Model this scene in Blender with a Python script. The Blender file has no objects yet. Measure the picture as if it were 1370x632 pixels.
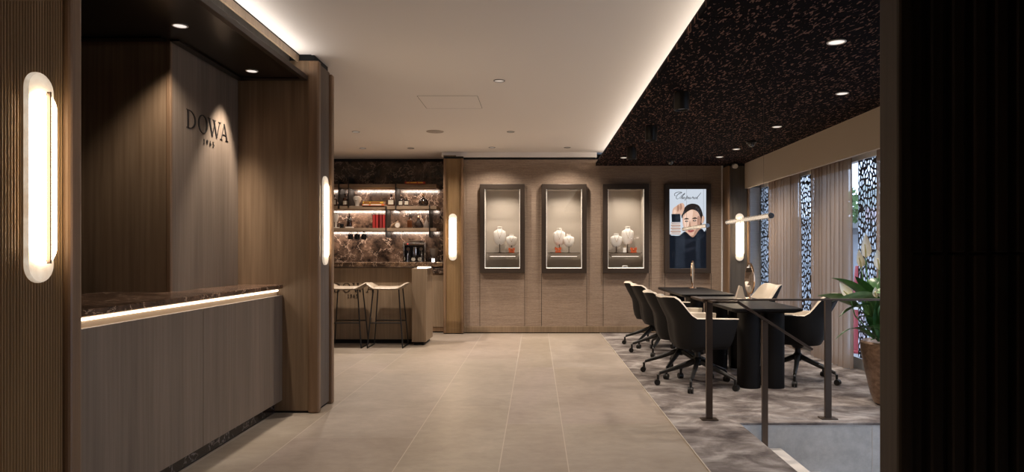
import bpy, bmesh, math, random
from mathutils import Vector, Matrix
random.seed(7)
PI = math.pi
sc = bpy.context.scene
col = sc.collection
W, H, F, CH = 1370, 632, 900.0, 1.243

# ------------------------------------------------------------------ camera
cam_d = bpy.data.cameras.new('camera'); cam = bpy.data.objects.new('camera', cam_d); col.objects.link(cam)
cam.location = (0, 0, CH); cam.rotation_euler = (PI/2, 0, 0)
cam_d.sensor_width = 36; cam_d.lens = F/W*36; cam_d.sensor_fit = 'HORIZONTAL'
cam_d.shift_x = -(717-W/2)/W; cam_d.shift_y = (337.5-H/2)/W
cam_d.clip_start = .02
sc.camera = cam
# ------------------------------------------------------------------ exposure, sky, long cove lights
vs = sc.view_settings
vs.view_transform = 'Standard'; vs.look = 'None'; vs.gamma = 1; vs.use_curve_mapping = False
vs.exposure = 0.27
world = bpy.data.worlds.new('sky'); sc.world = world; world.use_nodes = True
bg = world.node_tree.nodes['Background']; bg.inputs[0].default_value = (.62, .76, 1.0, 1); bg.inputs[1].default_value = 2.3
WARM = (1.0, .865, .735); WARM2 = (1.0, .78, .58); NEUT = (1.0, .89, .80)

def light(kind, name, loc, energy, color=WARM, rot=(0,0,0), size=.1, size_y=None, spot=None, blend=.6, parent=None):
    d = bpy.data.lights.new(name, kind); d.energy = energy; d.color = color
    if kind == 'AREA':
        d.shape = 'RECTANGLE' if size_y else 'SQUARE'; d.size = size
        if size_y: d.size_y = size_y
    else:
        d.shadow_soft_size = size
    if kind == 'SPOT': d.spot_size = spot; d.spot_blend = blend
    o = bpy.data.objects.new(name, d); col.objects.link(o); o.location = loc; o.rotation_euler = rot
    if parent: o.parent = parent
    return o
def aim(d): return Vector(d).to_track_quat('-Z', 'Y').to_euler()
def strip(name, loc, energy, color, d, axis, length, width, parent=None):
    z = -Vector(d).normalized(); y = Vector(axis).normalized(); x = y.cross(z).normalized(); z = x.cross(y)
    m = Matrix((x, y, z)).transposed()
    return light('AREA', name, loc, energy, color, m.to_euler(), width, length, parent=parent)
# LED cove beside the dark ceiling, LED cove above the reception soffit
strip('cove_led', (1.22, 4.3, 2.635), 30, NEUT, (-.45, 0, 1), (0,1,0), 11.6, .03)
strip('soffit_led', (-1.80, 3.83, 2.625), 3.2, (1, .91, .83), (.3, 0, 1), (0,1,0), 2.6, .03)

# ------------------------------------------------------------------ materials
def new_mat(name):
    m = bpy.data.materials.new(name); m.use_nodes = True
    return m, m.node_tree, m.node_tree.nodes['Principled BSDF']
def C4(c): return (c[0], c[1], c[2], 1)
def flat(name, c, rough=.5, metal=0, spec=.5, coat=0, emit=0, emit_c=None):
    m, nt, b = new_mat(name)
    b.inputs['Base Color'].default_value = C4(c); b.inputs['Roughness'].default_value = rough
    b.inputs['Metallic'].default_value = metal; b.inputs['Specular IOR Level'].default_value = spec
    b.inputs['Coat Weight'].default_value = coat
    if emit: b.inputs['Emission Color'].default_value = C4(emit_c or c); b.inputs['Emission Strength'].default_value = emit
    return m
def ramp(nt, fac, stops):
    r = nt.nodes.new('ShaderNodeValToRGB'); e = r.color_ramp.elements
    while len(e) < len(stops): e.new(.5)
    for i, (p, c) in enumerate(stops): e[i].position = p; e[i].color = C4(c)
    nt.links.new(fac, r.inputs[0]); return r.outputs[0]
def noise(nt, scale, vec=(1,1,1), detail=4, rough=.55, dist=0, off=(0,0,0)):
    tc = nt.nodes.new('ShaderNodeTexCoord'); mp = nt.nodes.new('ShaderNodeMapping')
    mp.inputs['Scale'].default_value = vec; mp.inputs['Location'].default_value = off
    nt.links.new(tc.outputs['Object'], mp.inputs[0])
    n = nt.nodes.new('ShaderNodeTexNoise'); n.inputs['Scale'].default_value = scale; n.inputs['Detail'].default_value = detail
    n.inputs['Roughness'].default_value = rough; n.inputs['Distortion'].default_value = dist
    nt.links.new(mp.outputs[0], n.inputs['Vector']); return n.outputs['Fac']
def mix(nt, fac, a, b, mode='MIX'):
    n = nt.nodes.new('ShaderNodeMix'); n.data_type = 'RGBA'; n.blend_type = mode
    for s, v in ((n.inputs[0], fac), (n.inputs[6], a), (n.inputs[7], b)):
        if hasattr(v, 'links'): nt.links.new(v, s)
        elif isinstance(v, (int, float)): s.default_value = v
        else: s.default_value = C4(v)
    return n.outputs[2]
def bump(nt, b, h, strength=.2, dist=.01):
    n = nt.nodes.new('ShaderNodeBump'); n.inputs['Strength'].default_value = strength; n.inputs['Distance'].default_value = dist
    nt.links.new(h, n.inputs['Height']); nt.links.new(n.outputs[0], b.inputs['Normal'])
def wood(name, dark, lightc, rough=.45, grain=(45, 45, 1.3)):
    m, nt, b = new_mat(name)
    f1 = noise(nt, 1.0, grain, 5, .6); f2 = noise(nt, 1.0, (5, 5, .35), 3, .5)
    c1 = ramp(nt, f1, [(.3, dark), (.7, lightc)])
    c2 = ramp(nt, f2, [(.3, (.78,.78,.78)), (.7, (1.1,1.1,1.1))])
    nt.links.new(mix(nt, 1.0, c1, c2, 'MULTIPLY'), b.inputs['Base Color'])
    b.inputs['Roughness'].default_value = rough; b.inputs['Specular IOR Level'].default_value = .35
    bump(nt, b, f1, .06, .004); return m
def marble(name, base, vein, rough=.15, sc_=3.2, mid=None):
    m, nt, b = new_mat(name)
    f1 = noise(nt, sc_, (1,1,1), 10, .62, .35); f2 = noise(nt, sc_*2.0, (1,1,1), 10, .75, .25, (4,2,1)); f3 = noise(nt, sc_*.55, (1,1,1), 4, .55, .3, (1,7,3))
    def line(f, w):
        r = nt.nodes.new('ShaderNodeMath'); r.operation = 'SUBTRACT'; nt.links.new(f, r.inputs[0]); r.inputs[1].default_value = .5
        a = nt.nodes.new('ShaderNodeMath'); a.operation = 'ABSOLUTE'; nt.links.new(r.outputs[0], a.inputs[0])
        return ramp(nt, a.outputs[0], [(0.0, (1,1,1)), (w, (0,0,0))])
    c = ramp(nt, f2, [(.40, base), (.60, mid or vein), (.80, vein)])
    c = mix(nt, ramp(nt, f3, [(.38, (0,0,0)), (.62, (1,1,1))]), c, base)
    c = mix(nt, line(f1, .010), c, vein)
    nt.links.new(c, b.inputs['Base Color'])
    b.inputs['Roughness'].default_value = rough; return m

M = {}
M['oak'] = wood('brown oak veneer', (.165,.105,.060), (.25,.168,.103))
M['oak_desk'] = wood('grey brown oak veneer', (.150,.112,.082), (.215,.165,.125), .5)
M['oak_post'] = wood('oak edge', (.17,.10,.055), (.25,.155,.09), .4)
M['oak_flute'] = wood('fluted oak', (.22,.135,.062), (.31,.20,.10), .45)
M['oak_grey'] = wood('grey stained panel', (.10,.085,.070), (.14,.12,.10), .5)
M['oak_bar'] = wood('bar oak', (.21,.145,.09), (.30,.215,.14), .5)
M['oak_lit'] = flat('LED lit oak recess', (.5,.38,.26), .5)  # lighter copy of the oak, LED glow put into its colour
M['shelf_wood'] = wood('shelf wood', (.22,.15,.095), (.31,.22,.15), .5, (2, 45, 45))
M['darkwood'] = wood('near black wood', (.030,.021,.015), (.050,.037,.027), .5)
M['bronze_dark'] = flat('dark bronze frame', (.040,.027,.019), .45, .3)
M['bronze'] = flat('bronze metal', (.10,.072,.055), .38, .75)
M['black'] = flat('black metal', (.012,.011,.010), .4, .2)
M['gap'] = flat('shadow gap black', (.004,.004,.004), .8)
M['soffit'] = flat('dark satin soffit', (.012,.009,.007), .28, 0, .5)
M['ceiling'] = flat('warm white plaster', (.84,.80,.765), .9, 0, .2)
M['pelmet'] = flat('beige pelmet', (.58,.49,.39), .85, 0, .2)
M['grout'] = flat('grout', (.55,.49,.425), .9)
M['marble'] = marble('dark brown marble', (.050,.028,.018), (.55,.38,.27), .22, 4.5, (.22,.125,.08))
M['marble_bar'] = marble('bar marble', (.014,.009,.007), (.36,.26,.20), .22, 3.6, (.12,.074,.050))
M['led'] = flat('led strip', (1,.85,.66), .5, emit=3.2, emit_c=(1,.86,.68))
M['lens'] = flat('lamp lens', (.8,.78,.75), .4, emit=.75, emit_c=(1,.92,.84))
M['lens_pale'] = flat('pale lamp lens', (.62,.6,.58), .3, .6, emit=.22, emit_c=(1,.92,.86))
M['steel_trim'] = flat('grey lamp trim', (.16,.15,.14), .4, .4)
M['lens_dim'] = flat('dim lamp lens', (.3,.28,.26), .3, .6, emit=.06, emit_c=(1,.9,.8))
M['white_trim'] = flat('white lamp trim', (.75,.70,.64), .5)
M['grille'] = flat('speaker grille', (.40,.35,.305), .9)
M['cream'] = flat('cream leather', (.56,.48,.38), .5)
M['cream_stool'] = flat('beige leather', (.33,.265,.20), .45)
M['shell'] = flat('black shell fabric', (.011,.010,.010), .65, 0, .25)
M['table'] = flat('matt black table', (.007,.006,.006), .5, 0, .15)
M['chrome'] = flat('chrome', (.75,.75,.76), .12, 1)
M['gold'] = flat('rose gold', (.72,.50,.34), .18, 1)
M['necklace'] = flat('gold chain', (.45,.33,.2), .3, .7)
M['bust'] = flat('white bust', (.90,.86,.80), .6)
M['case_in'] = flat('case lining', (.44,.385,.325), .85)
M['orange'] = flat('orange leather', (.62,.11,.03), .4)
M['card'] = flat('white card', (.8,.78,.74), .6)
M['red'] = flat('red book cloth', (.33,.018,.014), .55)
M['red2'] = flat('dark red book cloth', (.20,.012,.012), .55)
M['yellow'] = flat('yellow cover', (.72,.42,.05), .5)
M['orange_c'] = flat('orange cover', (.60,.14,.04), .5)
M['pages'] = flat('pages', (.7,.63,.52), .8)
M['label'] = flat('paper label', (.70,.62,.50), .7)
M['ceramic'] = flat('white ceramic', (.62,.55,.47), .5)
M['whisky'] = flat('amber bottle glass', (.07,.022,.008), .08, 0, .6, .5)
M['darkglass'] = flat('dark bottle glass', (.018,.010,.008), .07, 0, .6, .5)
M['clearglass'] = flat('grey bottle glass', (.16,.13,.11), .06, 0, .6, .5)
M['cap'] = flat('bottle cap', (.05,.035,.025), .35, .4)
M['blackmug'] = flat('black glaze', (.008,.008,.008), .25)
M['soil'] = flat('dark soil', (.03,.02,.013), .95)
M['letter'] = flat('dark bronze letters', (.010,.007,.006), .5)
M['ink'] = flat('dark grey ink', (.03,.03,.035), .6)
M['stem'] = flat('green stem', (.09,.20,.05), .5)
M['spadix'] = flat('pale spadix', (.55,.45,.20), .6)
M['frame_grey'] = flat('grey window frame', (.22,.23,.24), .45, .3)
M['facade'] = flat('outdoor facade', (.40,.42,.46), .9)
M['facade2'] = flat('outdoor grey wall', (.24,.27,.33), .9)
M['asphalt'] = flat('paving', (.25,.25,.26), .9)
M['winglass'] = flat('facade window', (.08,.10,.13), .1)
M['outred'] = flat('outdoor red', (.32,.03,.04), .5)
M['bark'] = flat('bark', (.10,.07,.05), .9)
M['treeleaf'] = flat('tree leaves', (.12,.22,.08), .7)

def m_ceil_dark():
    m, nt, b = new_mat('dark speckled ceiling panel')
    tc = nt.nodes.new('ShaderNodeTexCoord'); mp = nt.nodes.new('ShaderNodeMapping')
    mp.inputs['Rotation'].default_value = (0, 0, .42); mp.inputs['Scale'].default_value = (62, 21, 1)
    nt.links.new(tc.outputs['Object'], mp.inputs[0])
    n = nt.nodes.new('ShaderNodeTexNoise'); n.inputs['Scale'].default_value = 1.0; n.inputs['Detail'].default_value = .6
    n.inputs['Distortion'].default_value = .8
    nt.links.new(mp.outputs[0], n.inputs['Vector'])
    c = ramp(nt, n.outputs['Fac'], [(.625, (.005,.004,.006)), (.65, (.20,.115,.088))])
    nt.links.new(c, b.inputs['Base Color']); b.inputs['Roughness'].default_value = .9; b.inputs['Specular IOR Level'].default_value = .05
    return m
M['ceil_dark'] = m_ceil_dark()
def m_tile():
    m, nt, b = new_mat('beige stone tile')
    f1 = noise(nt, 1.6, (1,1,1), 6, .6, .6); f2 = noise(nt, 9, (1,1.6,1), 6, .7, .3)
    c1 = ramp(nt, f1, [(.3, (.30,.247,.200)), (.7, (.395,.336,.285))])
    c2 = ramp(nt, f2, [(.3, (.86,.86,.86)), (.7, (1.08,1.08,1.08))])
    at = nt.nodes.new('ShaderNodeAttribute'); at.attribute_name = 'tone'
    c = mix(nt, 1.0, c1, c2, 'MULTIPLY')
    nt.links.new(mix(nt, 1.0, c, at.outputs['Color'], 'MULTIPLY'), b.inputs['Base Color'])
    b.inputs['Roughness'].default_value = .42; bump(nt, b, f2, .04, .004); return m
M['tile'] = m_tile()
def m_carpet():
    m, nt, b = new_mat('cloudy carpet')
    f1 = noise(nt, 3.4, (1,1.25,1), 6, .62, .45); f2 = noise(nt, 260, (1,1,1), 2, .6); f3 = noise(nt, .8, (1,1,1), 2, .5)
    c1 = ramp(nt, f1, [(.36, (.095,.077,.071)), (.50, (.20,.172,.158)), (.64, (.37,.335,.31))])
    c2 = ramp(nt, f2, [(.3, (.75,.75,.75)), (.7, (1.15,1.15,1.15))])
    nt.links.new(mix(nt, 1.0, c1, c2, 'MULTIPLY'), b.inputs['Base Color'])
    b.inputs['Roughness'].default_value = .95; b.inputs['Specular IOR Level'].default_value = .1
    bump(nt, b, f2, .5, .004); return m
M['carpet'] = m_carpet()
def m_fabric_wall():
    m, nt, b = new_mat('woven wall covering')
    f1 = noise(nt, 1.0, (5, 5, 130), 4, .65); f2 = noise(nt, 1.0, (30, 30, 160), 3, .6, 0, (3,1,2))
    c1 = ramp(nt, f1, [(.3, (.235,.165,.118)), (.7, (.35,.262,.195))])
    c2 = ramp(nt, f2, [(.3, (.82,.82,.82)), (.7, (1.12,1.12,1.12))])
    nt.links.new(mix(nt, 1.0, c1, c2, 'MULTIPLY'), b.inputs['Base Color'])
    b.inputs['Roughness'].default_value = .8; bump(nt, b, f1, .15, .004); return m
M['weave'] = m_fabric_wall()
def m_stone():
    m, nt, b = new_mat('grey stone cladding')
    f1 = noise(nt, 2.5, (1,1,1), 6, .6, .5); f2 = noise(nt, 14, (1,1,1), 7, .7)
    c1 = ramp(nt, f1, [(.3, (.34,.325,.305)), (.7, (.52,.50,.475))]); c2 = ramp(nt, f2, [(.35, (.84,.84,.84)), (.65, (1.05,1.05,1.05))])
    nt.links.new(mix(nt, 1.0, c1, c2, 'MULTIPLY'), b.inputs['Base Color']); b.inputs['Roughness'].default_value = .6; return m
M['stone'] = m_stone()
M['stone_step'] = flat('pale stone tread', (.62,.56,.49), .6)
def m_alabaster():
    m, nt, b = new_mat('lit alabaster')
    f = noise(nt, 14, (1,1,1), 5, .6, .8)
    c = ramp(nt, f, [(.3, (1.0,.70,.42)), (.6, (1,.78,.52))])
    nt.links.new(c, b.inputs['Emission Color']); b.inputs['Base Color'].default_value = (.8,.74,.66,1)
    b.inputs['Emission Strength'].default_value = 20; b.inputs['Roughness'].default_value = .35; return m
M['alabaster'] = m_alabaster()
def m_alabaster_rim():
    m, nt, b = new_mat('alabaster rim')
    f = noise(nt, 18, (1,1,1), 5, .6, .8)
    c = ramp(nt, f, [(.35, (.74,.56,.40)), (.6, (.95,.82,.66))])
    nt.links.new(c, b.inputs['Emission Color']); b.inputs['Base Color'].default_value = (.40,.36,.31,1)
    b.inputs['Emission Strength'].default_value = .48; b.inputs['Roughness'].default_value = .35; return m
M['alabaster_rim'] = m_alabaster_rim()
def m_glass(name, tint=(1,1,1), gloss=.06):
    m, nt, b = new_mat(name); nt.nodes.remove(b)
    t = nt.nodes.new('ShaderNodeBsdfTransparent'); t.inputs[0].default_value = C4(tint)
    g = nt.nodes.new('ShaderNodeBsdfGlossy'); g.inputs['Roughness'].default_value = .02
    x = nt.nodes.new('ShaderNodeMixShader'); x.inputs[0].default_value = gloss
    nt.links.new(t.outputs[0], x.inputs[1]); nt.links.new(g.outputs[0], x.inputs[2])
    nt.links.new(x.outputs[0], nt.nodes['Material Output'].inputs[0]); return m
M['glass'] = m_glass('clear glass')
M['glass_shelf'] = m_glass('glass shelf', (.55,.52,.48), .12)
M['crystal'] = m_glass('ribbed crystal', (.75,.72,.68), .35)
def m_sheer(name, c, transp, tl=.5):
    m, nt, b = new_mat(name); nt.nodes.remove(b)
    d = nt.nodes.new('ShaderNodeBsdfDiffuse'); d.inputs[0].default_value = C4(c)
    t = nt.nodes.new('ShaderNodeBsdfTranslucent'); t.inputs[0].default_value = C4(c)
    x = nt.nodes.new('ShaderNodeMixShader'); x.inputs[0].default_value = tl
    p = nt.nodes.new('ShaderNodeBsdfTransparent'); y = nt.nodes.new('ShaderNodeMixShader'); y.inputs[0].default_value = transp
    L = nt.links.new
    L(d.outputs[0], x.inputs[1]); L(t.outputs[0], x.inputs[2]); L(x.outputs[0], y.inputs[1]); L(p.outputs[0], y.inputs[2])
    L(y.outputs[0], nt.nodes['Material Output'].inputs[0]); return m
M['sheer'] = m_sheer('sheer taupe curtain', (.45,.355,.285), .22)
M['sheer_top'] = m_sheer('curtain heading', (.36,.245,.16), .03, .35)
def m_screen():
    m, nt, b = new_mat('black film with pebble cut outs')
    tc = nt.nodes.new('ShaderNodeTexCoord'); mp = nt.nodes.new('ShaderNodeMapping'); mp.inputs['Scale'].default_value = (1, 21, 15.0)
    nt.links.new(tc.outputs['Object'], mp.inputs[0])
    v = nt.nodes.new('ShaderNodeTexVoronoi'); v.feature = 'DISTANCE_TO_EDGE'; v.inputs['Scale'].default_value = 1.0; v.inputs['Randomness'].default_value = .9
    nt.links.new(mp.outputs[0], v.inputs['Vector'])
    r = nt.nodes.new('ShaderNodeMath'); r.operation = 'GREATER_THAN'; r.inputs[1].default_value = .15; nt.links.new(v.outputs[0], r.inputs[0])
    t = nt.nodes.new('ShaderNodeBsdfTransparent'); x = nt.nodes.new('ShaderNodeMixShader')
    t2 = nt.nodes.new('ShaderNodeBsdfTranslucent'); t2.inputs[0].default_value = (.8,.85,.9,1)
    z = nt.nodes.new('ShaderNodeMixShader'); z.inputs[0].default_value = .35
    nt.links.new(t.outputs[0], z.inputs[1]); nt.links.new(t2.outputs[0], z.inputs[2])
    nt.links.new(r.outputs[0], x.inputs[0]); nt.links.new(b.outputs[0], x.inputs[1]); nt.links.new(z.outputs[0], x.inputs[2])
    nt.links.new(x.outputs[0], nt.nodes['Material Output'].inputs[0]); b.inputs['Base Color'].default_value = (.008,.009,.012,1); return m
M['screen'] = m_screen()
def m_copper():
    m, nt, b = new_mat('hammered copper glaze')
    f = noise(nt, 1, (14,14,26), 5, .65, .5); c = ramp(nt, f, [(.3, (.15,.09,.058)), (.7, (.36,.24,.165))])
    nt.links.new(c, b.inputs['Base Color']); b.inputs['Metallic'].default_value = .75; b.inputs['Roughness'].default_value = .33
    bump(nt, b, f, .25, .01); return m
M['copper'] = m_copper()
def m_leaf(name, a, b_):
    m, nt, b = new_mat(name); f = noise(nt, 9, (1,1,1), 3, .5); nt.links.new(ramp(nt, f, [(.35, a), (.65, b_)]), b.inputs['Base Color'])
    b.inputs['Roughness'].default_value = .32; return m
M['leaf'] = m_leaf('dark green leaf', (.018,.075,.02), (.07,.18,.05))
M['leaf_pale'] = m_leaf('pale veined leaf', (.10,.19,.07), (.24,.36,.17))
M['spathe'] = flat('white spathe', (.78,.72,.60), .5)

# ------------------------------------------------------------------ mesh helpers
class MB:
    def __init__(s): s.bm = bmesh.new(); s.mi = 0
    def _tag(s, faces, smooth=None):
        for f in faces: f.material_index = s.mi
    def mat(s, i): s.mi = i; return s
    def box(s, x0, x1, y0, y1, z0, z1, bev=0, seg=2):
        b = bmesh.new()
        vs_ = [b.verts.new((x, y, z)) for x in (x0, x1) for y in (y0, y1) for z in (z0, z1)]
        for q in ((0,1,3,2),(4,6,7,5),(0,4,5,1),(2,3,7,6),(0,2,6,4),(1,5,7,3)): b.faces.new([vs_[i] for i in q])
        if bev: bmesh.ops.bevel(b, geom=list(b.edges), offset=bev, segments=seg, affect='EDGES', profile=.5)
        return s.join(b)
    def join(s, b, mtx=None):
        if mtx: bmesh.ops.transform(b, matrix=mtx, verts=b.verts)
        mp = {v: s.bm.verts.new(v.co) for v in b.verts}
        for f in b.faces:
            try: nf = s.bm.faces.new([mp[v] for v in f.verts]); nf.material_index = s.mi
            except ValueError: pass
        b.free(); return s
    def cyl(s, x, y, z0, z1, r, r2=None, n=24):
        return s.lathe([(0, z0), (r, z0), (r if r2 is None else r2, z1), (0, z1)], x, y, n)
    def lathe(s, prof, x=0, y=0, n=24, sx=1, sy=1):
        rings = []
        for r, z in prof:
            if r <= 1e-6: rings.append([s.bm.verts.new((x, y, z))])
            else: rings.append([s.bm.verts.new((x+sx*r*math.cos(2*PI*k/n), y+sy*r*math.sin(2*PI*k/n), z)) for k in range(n)])
        for a, b in zip(rings, rings[1:]):
            for k in range(n):
                k2 = (k+1) % n
                if len(a) == 1 and len(b) == 1: continue
                q = [a[0], b[k2], b[k]] if len(a) == 1 else [a[k], a[k2], b[0]] if len(b) == 1 else [a[k], a[k2], b[k2], b[k]]
                f = s.bm.faces.new(q); f.material_index = s.mi
        return s
    def tube(s, pts, r, n=8, caps=True, flat_=1.0):
        pts = [Vector(p) for p in pts]; rr = r if isinstance(r, (list, tuple)) else [r]*len(pts)
        rings = []
        for i, p in enumerate(pts):
            t = (pts[min(i+1, len(pts)-1)] - pts[max(i-1, 0)]).normalized()
            up = Vector((0,0,1)) if abs(t.z) < .95 else Vector((1,0,0))
            u = t.cross(up).normalized(); v = u.cross(t).normalized()
            rings.append([s.bm.verts.new(p + rr[i]*(math.cos(2*PI*k/n)*u + flat_*math.sin(2*PI*k/n)*v)) for k in range(n)])
        for a, b in zip(rings, rings[1:]):
            for k in range(n):
                f = s.bm.faces.new([a[k], a[(k+1)%n], b[(k+1)%n], b[k]]); f.material_index = s.mi
        if caps:
            for rg in (rings[0], rings[-1]):
                f = s.bm.faces.new(rg); f.material_index = s.mi
        return s
    def bar(s, a, b, w, h):          # rectangular bar from a to b
        a, b = Vector(a), Vector(b); t = (b-a).normalized(); up = Vector((0,0,1)) if abs(t.z) < .95 else Vector((0,1,0))
        u = t.cross(up).normalized(); v = u.cross(t).normalized()
        rg = [[s.bm.verts.new(p + x*w/2*u + y*h/2*v) for x, y in ((-1,-1),(1,-1),(1,1),(-1,1))] for p in (a, b)]
        for k in range(4): f = s.bm.faces.new([rg[0][k], rg[0][(k+1)%4], rg[1][(k+1)%4], rg[1][k]]); f.material_index = s.mi
        for g in rg: f = s.bm.faces.new(g); f.material_index = s.mi
        return s
    def prism(s, pts, d, fn):        # 2D outline extruded by d; fn maps (u, v, w) to a point
        a = [s.bm.verts.new(fn(u, v, 0)) for u, v in pts]; b = [s.bm.verts.new(fn(u, v, d)) for u, v in pts]
        n = len(pts)
        for k in range(n): f = s.bm.faces.new([a[k], a[(k+1)%n], b[(k+1)%n], b[k]]); f.material_index = s.mi
        for g in (a, b): f = s.bm.faces.new(g); f.material_index = s.mi
        return s
    def grid(s, P, close_u=False):
        vs_ = [[s.bm.verts.new(p) for p in row] for row in P]
        n = len(vs_)
        for i in range(n if close_u else n-1):
            for j in range(len(vs_[0])-1):
                f = s.bm.faces.new([vs_[i][j], vs_[(i+1)%n][j], vs_[(i+1)%n][j+1], vs_[i][j+1]]); f.material_index = s.mi
        return vs_
    def build(s, name, mats, parent=None, smooth=True, loc=None, rz=0, recalc=True, ang=35):
        if recalc: bmesh.ops.recalc_face_normals(s.bm, faces=s.bm.faces)
        me = bpy.data.meshes.new(name); s.bm.to_mesh(me); s.bm.free()
        for m in (mats if isinstance(mats, (list, tuple)) else [mats]): me.materials.append(m if not isinstance(m, str) else M[m])
        if smooth:
            for p in me.polygons: p.use_smooth = True
            me.set_sharp_from_angle(angle=math.radians(ang))
        o = bpy.data.objects.new(name, me); col.objects.link(o)
        if parent: o.parent = parent
        if loc: o.location = loc
        if rz: o.rotation_euler.z = rz
        return o
def tag(o, label, cat, group=None, kind=None):
    o['label'] = label; o['category'] = cat
    if group: o['group'] = group
    if kind: o['kind'] = kind
    return o
def thing(name, label, cat, loc=(0,0,0), rz=0, group=None):
    o = bpy.data.objects.new(name, None); o.empty_display_size = .1; col.objects.link(o); o.location = loc; o.rotation_euler.z = rz
    return tag(o, label, cat, group)
def struct(o): o['kind'] = 'structure'; return o
def copy_tree(o, parent=None):
    c = o.copy(); col.objects.link(c)
    if parent: c.parent = parent
    for ch in [x for x in sc.objects if x.parent == o]: copy_tree(ch, c)
    return c
def dup(root, loc, label, rz=None):
    c = copy_tree(root); c.location = loc; c['label'] = label
    if rz is not None: c.rotation_euler.z = rz
    return c
def S(t): t = max(0, min(1, t)); return t*t*(3-2*t)

# ------------------------------------------------------------------ lettering
def ring2(cx, cy, rx, ry, tx, ty, a0=0, a1=2*PI, n=32):
    out = []
    for k in range(n):
        t0, t1 = a0+(a1-a0)*k/n, a0+(a1-a0)*(k+1)/n
        o = lambda t, sx, sy: (cx+sx*math.cos(t), cy+sy*math.sin(t))
        out.append([o(t0, rx, ry), o(t1, rx, ry), o(t1, rx-tx, ry-ty), o(t0, rx-tx, ry-ty)])
    return out
def seg2(x0, y0, x1, y1, w):         # slanted stroke with horizontal ends
    return [(x0-w/2, y0), (x1-w/2, y1), (x1+w/2, y1), (x0+w/2, y0)]
def rect2(x0, x1, y0, y1): return [(x0, y0), (x1, y0), (x1, y1), (x0, y1)]
def glyph(ch):                        # cap height 1 ; returns polygons, width
    sf = .035
    if ch == 'D':
        return [rect2(.08, .20, 0, 1), rect2(0, .3, 0, sf), rect2(0, .3, 1-sf, 1)] + ring2(.26, .5, .56, .5, .125, .04, -PI/2, PI/2), .86
    if ch == 'O': return ring2(.46, .5, .46, .52, .12, .045), .92
    if ch == 'W':
        p = [seg2(.16, 1, .46, 0, .12), seg2(.74, 1, .46, 0, .045), seg2(.62, 1, .92, 0, .12), seg2(1.24, 1, .92, 0, .045)]
        p += [rect2(.02, .34, 1-sf, 1), rect2(.50, .82, 1-sf, 1), rect2(1.10, 1.38, 1-sf, 1)]
        return p, 1.40
    if ch == 'A':
        return [seg2(.16, 0, .50, 1, .045), seg2(.82, 0, .50, 1, .125), rect2(.27, .72, .32, .365), rect2(.02, .30, 0, sf), rect2(.66, .98, 0, sf)], 1.0
    if ch == '1': return [rect2(.20, .34, 0, 1), rect2(.06, .48, 0, .07), [(.05, .78), (.22, 1), (.27, .9), (.08, .72)]], .52
    if ch == '9': return ring2(.28, .68, .28, .32, .12, .08) + [[(.50, .62), (.56, .66), (.30, 0), (.16, 0)]], .6
    if ch == '6': return ring2(.28, .32, .28, .32, .12, .08) + [[(.06, .38), (.0, .34), (.26, 1), (.40, 1)]], .6
    if ch == '5': return [rect2(.08, .52, .88, 1), rect2(.08, .19, .5, 1)] + ring2(.22, .32, .30, .32, .12, .09, -PI*.75, PI*.62), .58
    return [], .3
def lettering(text, height, total, depth, fn, name, parent, spots=None):
    gs = [glyph(c) for c in text]; w = sum(g[1] for g in gs)*height
    gap = (total-w)/max(1, len(text)-1); x = 0
    for i, (polys, gw) in enumerate(gs):
        mb = MB(); x0, x1 = spots[i] if spots else (x, x+gw*height); k = (x1-x0)/gw
        for p in polys: mb.prism([(x0+u*k, v*height) for u, v in p], depth, fn)
        mb.build(name, 'letter', parent, smooth=False); x += gw*height+gap

# ================================================================== THE SETTING
# floor tiles
xs = [-4.8, -4.0, -3.6, -2.80, -2.0, -1.615, -.812, -.211, .187, .983]
fl = bmesh.new(); tl = fl.loops.layers.color.new('tone')
def quad(b, x0, x1, y0, y1, z, mi, t=1):
    f = b.faces.new([b.verts.new(p) for p in ((x0,y0,z),(x1,y0,z),(x1,y1,z),(x0,y1,z))]); f.material_index = mi
    for l in f.loops: l[tl] = (t, t*random.uniform(.985, 1.0), t*random.uniform(.96, 1.0), 1)
quad(fl, -4.8, 1.0, -1.6, 11.2, -.0015, 1)
offs = [.3, .9, .1, .7, .5, 1.1, .2, .74, .74, .33]
for i, (a, b) in enumerate(zip(xs, xs[1:])):
    y = -1.6-offs[i]
    while y < 11.2:
        g = .0028
        y0 = max(y, -1.6)
        quad(fl, a+g, b-g, y0+.0016, min(y+2.4, 11.2)-.0016, 0, 0, random.uniform(.97, 1.03)); y += 2.4
me = bpy.data.meshes.new('floor'); fl.to_mesh(me); fl.free(); me.materials.append(M['tile']); me.materials.append(M['grout'])
floor = bpy.data.objects.new('floor', me); col.objects.link(floor); struct(floor)
# carpet: right zone and the strip beside the stairwell, with a metal edge trim
mb = MB(); mb.box(.985, 3.43, 4.872, 10.3, -.012, .004); mb.box(.985, 1.474, -1.6, 4.872, -.012, .004)
struct(mb.build('floor_carpet', 'carpet', smooth=False))
mb = MB(); mb.box(.978, .986, -1.6, 10.3, -.05, .0055); struct(mb.build('trim_1', flat('carpet edge strip', (.55,.48,.40), .4, .3), smooth=False))
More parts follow.
